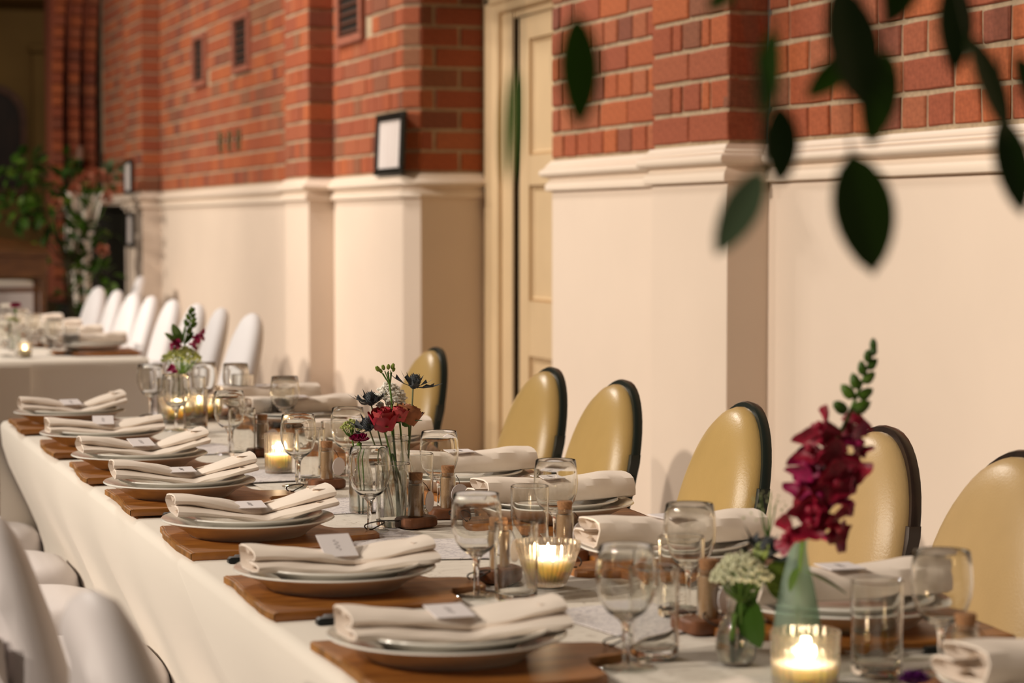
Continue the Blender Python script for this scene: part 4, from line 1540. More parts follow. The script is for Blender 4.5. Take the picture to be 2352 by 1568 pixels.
# ---- favours
for x, y, rz, lab in ((1.118, 3.565, -10, 'corked tube favour with round white tag right of the rose vase'), (1.135, 3.045, 8, 'corked tube favour behind the crystal candle bowl'),
                      (1.101, 2.455, 4, 'corked tube favour with tag left of the white lace flower'), (1.200, 2.02, 12, 'corked tube favour at the lower right corner'),
                      (1.035, 3.475, 25, 'corked tube favour behind the wine glass left of the rose vase'), (1.03, 4.045, 10, 'corked tube favour just in front of the tall cut glass candle'),
                      (0.985, 2.905, 15, 'corked tube favour left of the crystal candle bowl'), (1.045, 4.66, 0, 'corked tube favour standing beyond the tall cut glass candle')):
    FV.put((x, y, TOP + 0.003), R(rz), lab, 'corked tube favours')

# ---- candles on the front table
ribs = lambda n, a_: (lambda a, z: 1 + a_ * abs(math.sin(n * a / 2)))
def bowl_w(z):
    return 0.024 + 0.0155 * min(1, z / 0.045)
def crystal(label, light, sc=1.0):
    o = [(0.0, 0.0), (0.022 * sc, 0.0), (0.025 * sc, 0.004), (0.033 * sc, 0.022), (0.0395 * sc, 0.043), (0.0425 * sc, 0.050), (0.0435 * sc, 0.058), (0.0430 * sc, 0.0605)]
    i = [(0.0, 0.006), (0.020 * sc, 0.0065), (0.0225 * sc, 0.010), (0.030 * sc, 0.024), (0.0365 * sc, 0.044), (0.0395 * sc, 0.051), (0.0405 * sc, 0.058), (0.0412 * sc, 0.0605)]
    return candle_in('candle_bowl', o, i, lambda z: (0.0215 + 0.30 * (z - 0.008)) * sc, 0.0075, 0.038, CRYSTAL, ribs(26, 0.045), label, light, 156)
def straight(label, light, r, h, wz, mat):
    o = [(0.0, 0.0), (r * 0.92, 0.0), (r * 0.98, 0.003), (r, 0.01), (r * 1.05, h - 0.001), (r * 1.04, h)]
    i = [(0.0, 0.006), (r * 0.86, 0.0065), (r * 0.93, 0.012), (r * 0.99, h - 0.001), (r * 1.0, h)]
    return candle_in('glass_candle', o, i, lambda z: r * 0.915, 0.0075, wz, mat, ribs(22, 0.03), label, light, 132)
FL = 0.55
CANDLES = [(crystal('lit candle in a fluted crystal bowl, middle of the near table', FL), (1.036, 2.845)),
           (straight('lit candle in a tall cut glass, left of the red roses', FL, 0.0265, 0.080, 0.040, CRYSTAL), (1.000, 4.315)),
           (straight('lit candle in a straight glass before the frosted bottle', FL, 0.0345, 0.062, 0.028, CRYSTAL), (1.062, 2.115)),
           (crystal('lit candle in a fluted bowl, in front of the lime green flower', FL, 1.05), (1.028, 5.555)),
           (crystal('second lit fluted bowl, right beside the one by the lime flower', FL, 1.05), (1.098, 5.600))]
for o, (x, y) in CANDLES:
    o.location = (x, y, TOP + 0.003)

# ---- settings on the far table
for i, y in enumerate((8.68, 9.30, 9.92, 10.54)):
    who = '%s place from the camera on the far table' % ORD[i]
    PB[i % 3].put((1.315, y, TOP), math.pi, 'wooden board at the ' + who, 'wooden paddle boards')
    z = TOP + 0.0122
    DP.put((1.275, y, z), i, 'dinner plate at the ' + who, 'white dinner plates')
    SP.put((1.272, y, z + 0.0095), i, 'side plate at the ' + who, 'white side plates')
    NK[3].put((1.275, y, z + 0.031), math.pi + R(4 * i - 6), 'cream napkin at the ' + who, 'folded cream napkins')
for i, (x, y) in enumerate(((1.135, 8.70), (0.94, 8.62), (1.12, 9.22), (0.95, 9.30), (1.13, 9.75), (0.97, 9.95), (1.14, 10.4), (0.98, 10.6))):
    side = 'wall side' if x > 1.05 else 'left side'
    WG.put((x, y, TOP), 0, 'wine glass on the far table, %s on its %s' % (ORD[i // 2], side), 'clear wine glasses')
    TM.put((x + 0.055, y - 0.062, TOP), 0, 'tumbler on the far table, %s on its %s' % (ORD[i // 2], side), 'straight clear tumblers')
far_c = straight('small lit candle near the end of the far table', FL, 0.025, 0.055, 0.025, CRYSTAL)
far_c.location = (1.0, 8.535, TOP)

# ================================================================== FLOWERS
def leaf_mesh(name, L, W, mat, fold_=0.25, curl=0.2, tip=1.6, nu=9, thick=0.0004, wavy=0.0):
    """leaf along +x from the petiole; blade in xy"""
    m = M()
    nv = 7
    P, F = [], []
    for lay in (0, 1):
        for i in range(nu):
            t = i / (nu - 1)
            w_ = W / 2 * (math.sin(math.pi * min(1, t ** 0.92)) ** 0.72 if t < 1 else 0.0)
            for j in range(nv):
                s = -1 + 2 * j / (nv - 1)
                z = abs(s) * w_ * fold_ - curl * L * t * t + wavy * math.sin(t * 11 + s * 2) * abs(s)
                P.append((L * t, s * w_, z - lay * thick))
    k = nu * nv
    for lay in (0, 1):
        for i in range(nu - 1):
            for j in range(nv - 1):
                a = lay * k + i * nv + j
                F.append((a, a + 1, a + nv + 1, a + nv))
    for i in range(nu - 1):
        for j in (0, nv - 1):
            a = i * nv + j
            F.append((a, a + nv, k + a + nv, k + a))
    return m.add(P, F).mesh(name, mat)

def orient(d, roll=0.0, up=Vector((0, 0, 1))):
    """matrix whose x axis is d; z axis near up, rolled"""
    d = Vector(d).normalized()
    y = up.cross(d)
    if y.length < 0.05:
        y = Vector((0, 1, 0)).cross(d)
    y.normalize()
    z = d.cross(y)
    m = Matrix((d, y, z)).transposed()
    return (m @ Matrix.Rotation(roll, 3, 'X')).to_4x4()

def put_leaf(parent, me, base, d, roll=0.0, sc=1.0, up=Vector((0, 0, 1)), name='leaf'):
    mt = Matrix.Translation(Vector(base)) @ orient(d, roll, up) @ Matrix.Scale(sc, 4)
    return inst(name, me, parent, mt)

def curve_pts(a, b, bend, n=8):
    a, b, bend = Vector(a), Vector(b), Vector(bend)
    return [a.lerp(b, i / n) + bend * (4 * (i / n) * (1 - i / n)) for i in range(n + 1)]

def stem_part(t, a, b, bend=(0, 0, 0), r=0.0016, mat=None):
    return M().tube(curve_pts(a, b, bend), r, 7).build('stem', mat or STEM, t)

PETAL = {}
def petal_mesh(mat, L, W, cup):
    k = (mat.name, L, W, cup)
    if k not in PETAL:
        m = M()
        def fn(u, v):
            s = -1 + 2 * u
            w_ = W / 2 * (0.35 + 0.65 * math.sin(math.pi * (0.12 + 0.62 * v)))
            if v > 0.85:
                w_ *= 1 - (v - 0.85) * 2.2
            ang = s * 1.05 * cup
            return (0.0005 - L * 0.10 * (1 - abs(s)) * v * v + W * 0.30 * (1 - math.cos(ang)) * -1 + 0.25 * L * max(0, v - 0.72) ** 1.3, w_ * math.sin(ang) / max(0.3, cup), L * v)
        m.grid(fn, 7, 7)
        PETAL[k] = m.mesh('petal', mat)
    return PETAL[k]

def rose(base, head, sc, mats, label, root):
    """base = stem foot in the vase, head = centre of the bloom"""
    base, head = Vector(base), Vector(head)
    t = empty('rose', base)
    h = head - base
    stem_part(t, (0, 0, 0), h - Vector((0, 0, 0.014 * sc)), (0.004, 0, 0), 0.0017)
    d = Vector(root).normalized()
    rot = d.to_track_quat('Z', 'Y').to_matrix().to_4x4()
    cup = h - d * 0.015 * sc
    n = 0
    for ring, (cnt, rr, tilt, Lp, Wp, z0) in enumerate(((3, 0.0035, -4, 0.027, 0.016, 0.002), (4, 0.0070, 2, 0.027, 0.021, 0.001), (5, 0.0105, 9, 0.027, 0.025, 0.0), (5, 0.0125, 22, 0.026, 0.027, -0.001))):
        me = petal_mesh(mats[min(ring, len(mats) - 1)], Lp, Wp, 1.0)
        for k in range(cnt):
            a = 2 * math.pi * k / cnt + ring * 0.7
            mt = Matrix.Translation(cup) @ rot @ Matrix.Scale(sc, 4) @ Matrix.Rotation(a, 4, 'Z') @ Matrix.Translation((rr, 0, z0)) @ Matrix.Rotation(R(tilt), 4, 'Y')
            inst('petal', me, t, mt)
    M().lathe([(0.0, -0.006), (0.004, -0.005), (0.0085, 0.001), (0.0095, 0.006), (0.0, 0.008)], 12).build('calyx', STEM, t).matrix_local = Matrix.Translation(cup) @ rot @ Matrix.Scale(sc, 4)
    sl = leaf_mesh('sepal', 0.022, 0.005, LEAF, 0.2, 0.4)
    for k in range(5):
        a = 2 * math.pi * k / 5
        mt = Matrix.Translation(cup) @ rot @ Matrix.Scale(sc, 4) @ Matrix.Rotation(a, 4, 'Z') @ Matrix.Translation((0.006, 0, 0)) @ Matrix.Rotation(R(-50), 4, 'Y')
        inst('sepal', sl, t, mt)
    return tag(t, label, 'flower')

def thistle(base, head, sc, d, label):
    base, head = Vector(base), Vector(head)
    t = empty('sea_holly', base)
    h = head - base
    d = Vector(d).normalized()
    stem_part(t, (0, 0, 0), h - d * 0.011 * sc, (0.003, 0, 0.0), 0.0014, STEMG)
    rot = Matrix.Translation(h) @ d.to_track_quat('Z', 'Y').to_matrix().to_4x4() @ Matrix.Scale(sc, 4)
    m = M().ball((0, 0, 0), 0.0095, 14, 10, (1, 1, 1.35))
    # little spines all over the cone, in spirals
    for i in range(110):
        z = -0.75 + 1.7 * i / 110
        a = i * 2.39996
        rr = math.sqrt(max(0, 1 - z * z)) if abs(z) < 1 else 0
        n = Vector((rr * math.cos(a), rr * math.sin(a), z * 1.0)).normalized()
        p = Vector((n.x * 0.0093, n.y * 0.0093, n.z * 0.0126))
        m.tube([p, p + (n + Vector((0, 0, 0.35))) * 0.0026], [0.0009, 0.0001], 4, False)
    o = m.build('cone_head', THISTLE, t)
    o.matrix_local = rot
    o['kind'] = 'stuff'
    br = M()
    P = [(-0.002, -0.0022, 0), (-0.002, 0.0022, 0), (0.010, 0.0026, 0.0014), (0.010, -0.0026, 0.0002), (0.020, 0.0016, 0.0036), (0.020, -0.0016, 0.0024), (0.030, 0, 0.007),
         (0.014, 0.005, 0.004), (0.020, -0.0050, 0.007)]
    br.add(P, [(0, 1, 2, 3), (3, 2, 4, 5), (5, 4, 6), (2, 7, 4), (3, 5, 8)])
    bme = br.mesh('bract', THISTLE, False)
    for k in range(11):
        a = 2 * math.pi * k / 11 + 0.3
        el = R(-38 + 16 * (k % 3))
        inst('bract', bme, t, rot @ Matrix.Translation((0, 0, -0.010)) @ Matrix.Rotation(a, 4, 'Z') @ Matrix.Rotation(el, 4, 'Y') @ Matrix.Scale(1.0 + 0.35 * ((k * 7) % 3), 4))
    return tag(t, label, 'flower')

def blossom_cluster(name, base, head, rad, flat, n, br_, mat, label, seed, petal=True, stems=True):
    """many small blossoms on branching stalks (nobody could count them): one stuff part"""
    rr = random.Random(seed)
    base, head = Vector(base), Vector(head)
    t = empty(name, base)
    h = head - base
    st = h - Vector((0, 0, rad * 0.8))
    stem_part(t, (0, 0, 0), st, (0.002, 0, 0), 0.0015)
    m, ms = M(), M()
    for i in range(n):
        f = (i + 0.5) / n
        rho = math.sqrt(f) * rad
        a = i * 2.39996
        z = flat * rad * (1 - (rho / rad) ** 2) + rr.uniform(-0.12, 0.12) * rad
        c = h + Vector((rho * math.cos(a), rho * math.sin(a), z))
        m.ball(c, br_ * rr.uniform(0.7, 1.2), 6, 4)
        if petal:
            for k in range(4):
                b = k * math.pi / 2 + rr.uniform(0, 1)
                m.ball(c + Vector((math.cos(b), math.sin(b), rr.uniform(-0.2, 0.6))) * br_ * 0.9, br_ * 0.75, 5, 3, (1, 1, 0.5))
        if i % 4 == 0:
            ms.tube([st, st.lerp(c, 0.6) + Vector((0, 0, -0.15 * rad)), c], [0.0009, 0.0007, 0.0004], 4, False)
    o = m.build('blossoms', mat, t)
    o['kind'] = 'stuff'
    o2 = ms.build('stalks', STEM, t)
    o2['kind'] = 'stuff'
    return tag(t, label, 'flower')

def carnation(base, head, rad, mat, label, seed=1):
    rr = random.Random(seed)
    base, head = Vector(base), Vector(head)
    t = empty('carnation', base)
    h = head - base
    stem_part(t, (0, 0, 0), h - Vector((0, 0, rad * 0.6)), (0.003, 0, 0), 0.0013)
    M().lathe([(0, -rad * 0.9), (rad * 0.18, -rad * 0.85), (rad * 0.25, -rad * 0.2), (0, 0)], 10).build('calyx', STEM, t, h)
    g = M()
    def fn(u, v):
        s = -1 + 2 * u
        w_ = 0.55 * rad * (0.3 + 0.7 * v)
        return (rad * v * 0.9, s * w_, rad * (0.12 * math.sin(s * 9 + v * 3) * v + 0.25 * v * v))
    pm = g.grid(fn, 9, 6).mesh('petal', mat)
    for ring, (cnt, el, s) in enumerate(((6, 8, 1.0), (6, 32, 0.95), (5, 58, 0.85), (3, 78, 0.7))):
        for k in range(cnt):
            a = 2 * math.pi * k / cnt + ring * 0.5
            inst('petal', pm, t, Matrix.Translation(h) @ Matrix.Rotation(a, 4, 'Z') @ Matrix.Rotation(-R(el + rr.uniform(-8, 8)), 4, 'Y') @ Matrix.Scale(s, 4))
    return tag(t, label, 'flower')

def floret_mesh(mat, s):
    """open snapdragon floret: tube with an upper and a lower ruffled lip, opening along +x"""
    m = M()
    def lip(zs, nl):
        def fn(u, v):
            a = (-1 + 2 * u) * 1.25
            rad = s * (0.30 + 0.62 * v + 0.10 * math.sin(nl * a * 2.4) * v)
            return (s * (0.45 + 0.35 * v * v - 0.30 * v * v * abs(a) * 0.3), rad * math.sin(a) * 0.95, zs * rad * math.cos(a) * (0.95 if zs > 0 else 0.8) + zs * 0.02 * s)
        m.grid(fn, 13, 6)
    lip(1, 1.6)
    lip(-1, 2.2)
    m.lathe([(s * 0.16, -s * 0.35), (s * 0.24, 0.0), (s * 0.30, s * 0.45)], 12)
    # the tube is turned to lie along x
    k = 3 * 12
    m.v[-k:] = [(z + 0.0, y, x) for x, y, z in m.v[-k:]]
    m.ball((s * 0.62, 0, -s * 0.08), s * 0.22, 8, 6)
    return m.mesh('floret', mat)

def snapdragon(base, pts, florets, buds, fm, label, fs=0.017, leaves=()):
    base = Vector(base)
    t = empty('snapdragon', base)
    loc = [Vector(p) - base for p in pts]
    M().tube(loc, [0.0024] * (len(loc) - 2) + [0.0018, 0.0008], 8).build('stem', STEM, t)
    rr = random.Random(3)
    def nearest(p):
        return min((p - (loc[i].lerp(loc[i + 1], f / 5)) for i in range(len(loc) - 1) for f in range(6)), key=lambda v: v.length)
    for i, p in enumerate(florets):
        p = Vector(p) - base
        d = nearest(p)
        d = Vector((d.x, -0.4 * abs(d.length) - 0.006 * (1 if i % 3 else -1.5), d.z * 0.4 + 0.001)).normalized()
        inst('floret', fm[i % len(fm)], t, Matrix.Translation(p) @ orient(d, rr.uniform(-0.5, 0.5)) @ Matrix.Scale(rr.uniform(0.9, 1.12), 4))
    bm_ = M().lathe([(0.0, 0.0), (0.0035, 0.002), (0.0045, 0.006), (0.003, 0.011), (0.0, 0.014)], 8).mesh('bud', LEAF)
    for i, p in enumerate(buds):
        p = Vector(p) - base
        d = nearest(p)
        q = Vector((d.x * 1.0 + 0.001, rr.uniform(-0.004, 0.004), 0.006)).normalized()
        inst('bud', bm_, t, Matrix.Translation(p - d * 0.6) @ q.to_track_quat('Z', 'Y').to_matrix().to_4x4() @ Matrix.Scale((0.75 + 0.6 * (1 - i / max(1, len(buds)))) * fs / 0.017, 4))
    for (p, d, L, W, mt, roll) in leaves:
        put_leaf(t, leaf_mesh('leaf', L, W, mt, 0.2, 0.1), Vector(p) - base, d, roll)
    return tag(t, label, 'flower')

# ---- vases
def bottle(name, prof, loc, mat, water_to, label, thick=0.0018, base_mat=None):
    t = empty(name, loc)
    inner = [(max(0.0, r - thick), z + (0.004 if z < 0.004 else 0)) for r, z in prof]
    m = M().lathe([(0.0, 0.0)] + prof + inner[::-1] + [(0.0, 0.004)], 36)
    m.build('glass', mat, t)
    if water_to:
        wp = [(0.0, 0.0048)]
        pi = sorted(inner, key=lambda q: q[1])
        def rad(z):
            for (r0, z0), (r1, z1) in zip(pi, pi[1:]):
                if z0 <= z <= z1 and z1 > z0:
                    return r0 + (r1 - r0) * (z - z0) / (z1 - z0)
            return pi[0][0]
        for i in range(11):
            z = 0.0048 + (water_to - 0.0048) * i / 10
            wp.append((rad(z) - 0.0004, z))
        wp.append((0.0, water_to))
        M().lathe(wp, 36).build('water', WATER, t)
    return tag(t, label, 'vase')
VB = TOP + 0.003
bottle('bottle_vase', [(0.027, 0.0), (0.0285, 0.003), (0.0285, 0.072), (0.0265, 0.084), (0.021, 0.100), (0.0175, 0.113), (0.0170, 0.128), (0.0195, 0.130), (0.0195, 0.136), (0.0180, 0.138)],
       (1.043, 3.612, VB), GLASSV, 0.080, 'clear milk bottle vase holding the red roses')
bottle('bottle_vase', [(0.019, 0.0), (0.021, 0.003), (0.0215, 0.055), (0.019, 0.070), (0.0135, 0.085), (0.0125, 0.105), (0.0145, 0.108), (0.0145, 0.113)],
       (0.998, 3.680, VB), GLASSV, 0.05, 'small clear bottle vase with the magenta carnation')
bottle('bottle_vase', [(0.026, 0.0), (0.0275, 0.003), (0.0275, 0.045), (0.024, 0.070), (0.0185, 0.098), (0.0125, 0.122), (0.0105, 0.136), (0.0105, 0.146), (0.0125, 0.147), (0.0125, 0.152)],
       (1.092, 2.195, VB), FROST, 0.0, 'tall pale green frosted bottle with the magenta snapdragon')
bottle('bottle_vase', [(0.016, 0.0), (0.021, 0.004), (0.0245, 0.020), (0.0225, 0.036), (0.015, 0.050), (0.0105, 0.060), (0.0105, 0.072), (0.0130, 0.075)],
       (1.050, 2.262, VB), GLASSV, 0.03, 'small round clear vase with white lace flower')
bottle('bottle_vase', [(0.022, 0.0), (0.024, 0.003), (0.024, 0.065), (0.018, 0.085), (0.013, 0.100), (0.013, 0.112), (0.015, 0.115)],
       (1.060, 5.700, VB), GLASSV, 0.06, 'clear bottle vase with the lime green flower at the far end')
bottle('bottle_vase', [(0.022, 0.0), (0.024, 0.003), (0.024, 0.065), (0.018, 0.085), (0.013, 0.100), (0.013, 0.112), (0.015, 0.115)],
       (1.012, 9.00, TOP), GLASSV, 0.06, 'clear bottle vase on the far table')

# ---- red rose arrangement
rose((1.045, 3.607, 0.758), (1.016, 3.600, 0.926), 1.25, [ROSEE, ROSE, ROSEE, ROSE], 'open red rose with pink edged petals in the milk bottle', (-0.10, -0.25, 1))
rose((1.050, 3.612, 0.758), (1.043, 3.598, 0.934), 0.85, [ROSE, ROSE, ROSEE], 'small red rosebud beside the open red rose', (0.1, -0.1, 1))
rose((1.053, 3.616, 0.758), (1.062, 3.606, 0.932), 1.15, [ROSEO, ROSEO, ROSEO, ROSEO], 'fading brown orange rose on the right of the milk bottle', (0.35, 0.0, 1))
thistle((1.040, 3.616, 0.758), (1.000, 3.625, 0.957), 0.95, (-0.12, -0.1, 1), 'slate blue sea holly above the open red rose')
thistle((1.036, 3.612, 0.758), (0.990, 3.606, 0.915), 0.95, (-0.3, -0.2, 0.9), 'slate sea holly left of the open red rose')
thistle((1.048, 3.606, 0.758), (1.067, 3.590, 0.987), 1.0, (0.22, -0.05, 1), 'tallest sea holly leaning right above the roses')
blossom_cluster('white_stock', (1.046, 3.618, 0.758), (1.038, 3.640, 0.948), 0.027, 1.2, 34, 0.0056, WHITEF, 'white stock blossoms behind the red roses', 4)
blossom_cluster('green_umbel', (0.996, 3.682, 0.758), (0.974, 3.650, 0.905), 0.020, 0.7, 90, 0.0018, LIME, 'pale green umbel left of the roses, over the carnation', 5, False)
carnation((1.0, 3.680, 0.758), (0.984, 3.640, 0.884), 0.018, MAGENTA, 'magenta carnation in the small bottle')
# green bud spike
sp = empty('stock_bud_spike', (1.047, 3.603, 0.758))
M().tube([(0, 0, 0), (-0.012, 0.0, 0.12), (-0.016, 0.002, 0.20), (-0.022, 0.004, 0.245)], [0.0019, 0.0018, 0.0017, 0.0013], 8).build('stem', STEM, sp)
bme = M().lathe([(0, 0), (0.0026, 0.002), (0.0034, 0.005), (0.0024, 0.009), (0, 0.0105)], 8).mesh('bud', LEAFY)
for k, (dx, dz, s) in enumerate(((-0.014, 0.006, 1.15), (-0.006, 0.010, 1.0), (0.001, 0.011, 1.0), (0.007, 0.012, 1.1), (0.009, 0.004, 0.8), (-0.010, 0.0, 0.9))):
    M().tube([(-0.018, 0.003, 0.222), (-0.022 + dx * 0.8, 0.004, 0.243 + dz * 0.4)], 0.0009, 5).build('stalk', STEM, sp)
    inst('bud', bme, sp, Matrix.Translation((-0.022 + dx, 0.004, 0.243 + dz * 0.5)) @ Vector((dx, 0, 0.02)).to_track_quat('Z', 'Y').to_matrix().to_4x4() @ Matrix.Scale(s, 4))
tag(sp, 'bare green bud spike rising above the red roses', 'flower')
# the bright stem that hangs through the water of the milk bottle
gs = M().tube([(-0.012, -0.010, 0.105), (-0.002, -0.012, 0.075), (0.010, -0.012, 0.040), (0.017, -0.010, 0.012), (0.018, -0.009, 0.003)], [0.0018, 0.0022, 0.0024, 0.0024, 0.002], 8).build('flower_stem', principled('bright_stem', (0.16, 0.36, 0.03), 0.45), None, (1.043, 3.612, VB + 0.003))
tag(gs, 'bright green stem inside the milk bottle', 'stem')

# ---- right: snapdragon, lace flower, leaves
FM1, FM2 = floret_mesh(MAGENTA, 0.0235), floret_mesh(CRIMSON, 0.025)
snapdragon((1.090, 2.193, 0.760), [(1.090, 2.193, 0.760), (1.089, 2.186, 0.86), (1.088, 2.170, 0.93), (1.103, 2.155, 0.99), (1.128, 2.150, 1.040), (1.145, 2.150, 1.078), (1.160, 2.150, 1.116)],
           [(1.107, 2.143, 1.030), (1.126, 2.146, 1.018), (1.088, 2.148, 1.010), (1.123, 2.14, 0.998), (1.078, 2.15, 0.975), (1.101, 2.14, 0.976), (1.091, 2.14, 0.950), (1.116, 2.146, 0.954), (1.082, 2.15, 0.932),
            (1.074, 2.155, 0.915), (1.106, 2.148, 0.913), (1.099, 2.14, 0.931), (1.120, 2.16, 0.975), (1.092, 2.165, 0.99), (1.103, 2.148, 0.992), (1.113, 2.150, 1.006), (1.094, 2.152, 0.962), (1.088, 2.150, 0.945), (1.132, 2.150, 1.032)],
           [(1.140, 2.150, 1.048), (1.121, 2.150, 1.049), (1.133, 2.150, 1.062), (1.147, 2.150, 1.062), (1.139, 2.150, 1.075), (1.150, 2.150, 1.080), (1.146, 2.150, 1.089), (1.155, 2.150, 1.094), (1.152, 2.15, 1.101), (1.158, 2.150, 1.107), (1.159, 2.15, 1.113)],
           [CRIMSON and FM2, FM1, FM2], 'tall magenta snapdragon with green bud tip in the frosted bottle', 0.021,
           [((1.094, 2.180, 0.872), (1, -0.2, -0.45), 0.055, 0.012, LEAF, 0.3), ((1.088, 2.185, 0.878), (-0.5, -0.4, -0.6), 0.035, 0.012, LEAF, 0.3)])
blossom_cluster('lace_flower', (1.050, 2.262, 0.765), (1.040, 2.230, 0.858), 0.034, 0.8, 260, 0.0026, LACE, 'white lace flower dome in the small round vase', 8, False)
lf = empty('leafy_sprig', (1.051, 2.262, 0.765))
stem_part(lf, (0, 0, 0), (0.010, -0.02, 0.10), (0.0, 0, 0.0))
put_leaf(lf, leaf_mesh('leaf', 0.066, 0.052, LEAFD, 0.15, 0.1), (-0.004, -0.030, 0.080), (0.05, -0.15, -0.6), R(95))
put_leaf(lf, leaf_mesh('leaf', 0.058, 0.050, LEAFY, 0.15, 0.12), (0.018, -0.030, 0.104), (0.75, -0.2, -0.45), R(70))
put_leaf(lf, leaf_mesh('leaf', 0.030, 0.022, LEAFY, 0.15, 0.12), (0.012, -0.022, 0.108), (0.25, -0.2, 0.8), R(60))
tag(lf, 'leafy sprig with dark and lime leaves before the lace flower', 'foliage')
thistle((1.052, 2.262, 0.765), (1.077, 2.240, 0.890), 1.0, (0.1, -0.3, 1), 'dark sea holly beside the frosted bottle')
blossom_cluster('filler_sprig', (1.053, 2.264, 0.765), (1.088, 2.262, 0.920), 0.030, 1.0, 36, 0.0013, principled('pale_green_bud', (0.40, 0.42, 0.22), 0.7), 'airy pale green filler sprig left of the snapdragon', 12, False)
gst = M().tube([(0.0, 0, 0.0), (-0.006, -0.01, 0.03), (-0.004, -0.012, 0.055)], 0.0035, 8).build('flower_stem', STEM, None, (1.043, 2.255, VB + 0.006))
tag(gst, 'thick green stem inside the small round vase', 'stem')

# ---- far end of the front table
FM3 = floret_mesh(MAGENTA, 0.019)
snapdragon((1.060, 5.700, 0.762), [(1.060, 5.70, 0.762), (1.064, 5.69, 0.88), (1.072, 5.68, 0.95), (1.084, 5.68, 1.00), (1.091, 5.68, 1.034)],
           [(1.095, 5.675, 0.962), (1.105, 5.675, 0.968), (1.057, 5.675, 0.942), (1.049, 5.675, 0.946), (1.086, 5.67, 0.945), (1.043, 5.66, 0.878)],
           [(1.080, 5.68, 0.972), (1.090, 5.68, 0.985), (1.078, 5.68, 0.99), (1.090, 5.68, 1.0), (1.082, 5.68, 1.005), (1.092, 5.68, 1.012), (1.086, 5.68, 1.018), (1.092, 5.68, 1.024), (1.089, 5.68, 1.03)],
           [FM3], 'snapdragon with magenta florets and green tip at the far end', 0.022,
           [((1.064, 5.68, 0.945), (-0.35, -0.1, 0.75), 0.062, 0.024, LEAF, 1.0), ((1.060, 5.68, 0.942), (-0.75, -0.1, 0.65), 0.056, 0.016, LEAF, 1.0), ((1.068, 5.68, 0.945), (0.05, -0.1, 0.9), 0.060, 0.022, LEAF, 1.2), ((1.070, 5.68, 0.945), (0.5, -0.1, 0.7), 0.04, 0.014, LEAF, 1.2)])
blossom_cluster('lime_umbel', (1.058, 5.702, 0.762), (1.062, 5.68, 0.905), 0.052, 0.55, 260, 0.0030, LIME, 'lime green flower umbel at the far end of the front table', 21, False)
carnation((1.012, 9.00, 0.76), (1.02, 9.0, 0.925), 0.026, MAGENTA, 'magenta flower in the bottle on the far table', 4)
blossom_cluster('lime_umbel', (1.010, 9.002, 0.76), (1.006, 9.0, 0.868), 0.03, 0.5, 60, 0.003, LIME, 'small pale umbel in the bottle on the far table', 23, False)
# ---- lower right corner
carnation((1.120, 1.985, TOP + 0.004), (1.121, 1.985, TOP + 0.030), 0.017, principled('purple_petal', (0.10, 0.01, 0.12), 0.5), 'small purple flower lying at the lower right', 7)

# ================================================================== FOREGROUND BRANCH
vz = bottle('glass_vase', [(0.040, 0.0), (0.046, 0.004), (0.046, 0.20), (0.044, 0.26)], (0.955, 1.180, TOP), GLASSV, 0.12, 'tall clear vase in the foreground holding the leafy branch')
br = empty('leafy_branch', (0.955, 1.180, TOP + 0.02))
o0 = Vector((0.955, 1.180, TOP + 0.02))
main = [(0.955, 1.180, 0.772), (0.945, 1.176, 1.060), (0.915, 1.170, 1.200), (0.855, 1.157, 1.361), (0.760, 1.150, 1.452), (0.683, 1.152, 1.452), (0.651, 1.162, 1.445), (0.610, 1.172, 1.430),
        (0.565, 1.170, 1.420), (0.526, 1.162, 1.412), (0.415, 1.094, 1.405), (0.353, 1.060, 1.392)]
M().tube([Vector(p) - o0 for p in main], [0.003, 0.003, 0.0029, 0.0027, 0.0025, 0.0023, 0.0021, 0.0019, 0.0017, 0.0015, 0.0012, 0.0009], 8).build('branch', TWIG, br)
FLV = [((0.614, 1.168, 1.294), (0.626, 1.160, 1.224), 0.0395, 0, 12), ((0.599, 1.157, 1.390), (0.612, 1.148, 1.320), 0.0477, 0, -10), ((0.635, 1.163, 1.354), (0.625, 1.164, 1.298), 0.0229, 0, 20),
       ((0.672, 1.153, 1.397), (0.673, 1.150, 1.340), 0.0293, 0, 0), ((0.670, 1.131, 1.361), (0.692, 1.120, 1.302), 0.0310, 0, -15), ((0.697, 1.140, 1.315), (0.709, 1.133, 1.258), 0.0250, 0, 10),
       ((0.410, 1.083, 1.361), (0.411, 1.079, 1.302), 0.0240, 1, 5), ((0.363, 1.044, 1.329), (0.358, 1.043, 1.273), 0.0095, 1, 60), ((0.575, 1.183, 1.322), (0.575, 1.180, 1.275), 0.0260, 0, 0),
       ((0.539, 1.129, 1.282), (0.514, 1.135, 1.235), 0.0200, 2, 25), ((0.550, 1.141, 1.362), (0.544, 1.140, 1.311), 0.0135, 0, 40), ((0.618, 1.169, 1.352), (0.590, 1.177, 1.325), 0.0165, 0, 15),
       ((0.552, 1.194, 1.392), (0.536, 1.199, 1.376), 0.0110, 0, 20), ((0.705, 1.139, 1.351), (0.726, 1.129, 1.305), 0.0229, 0, 0), ((0.651, 1.161, 1.405), (0.636, 1.164, 1.368), 0.0204, 0, 10),
       ((0.740, 1.150, 1.430), (0.752, 1.14, 1.372), 0.028, 0, 0), ((0.470, 1.120, 1.400), (0.468, 1.11, 1.385), 0.010, 0, 0), ((0.80, 1.15, 1.42), (0.83, 1.13, 1.36), 0.03, 0, 0)]
LEAFB = leafmat('bright_leaf', (0.075, 0.185, 0.008), (0.10, 0.22, 0.010), 0.45, 0.5)
LM = [LEAFD, LEAFB, LEAFP]
mainv = [Vector(p) for p in main]
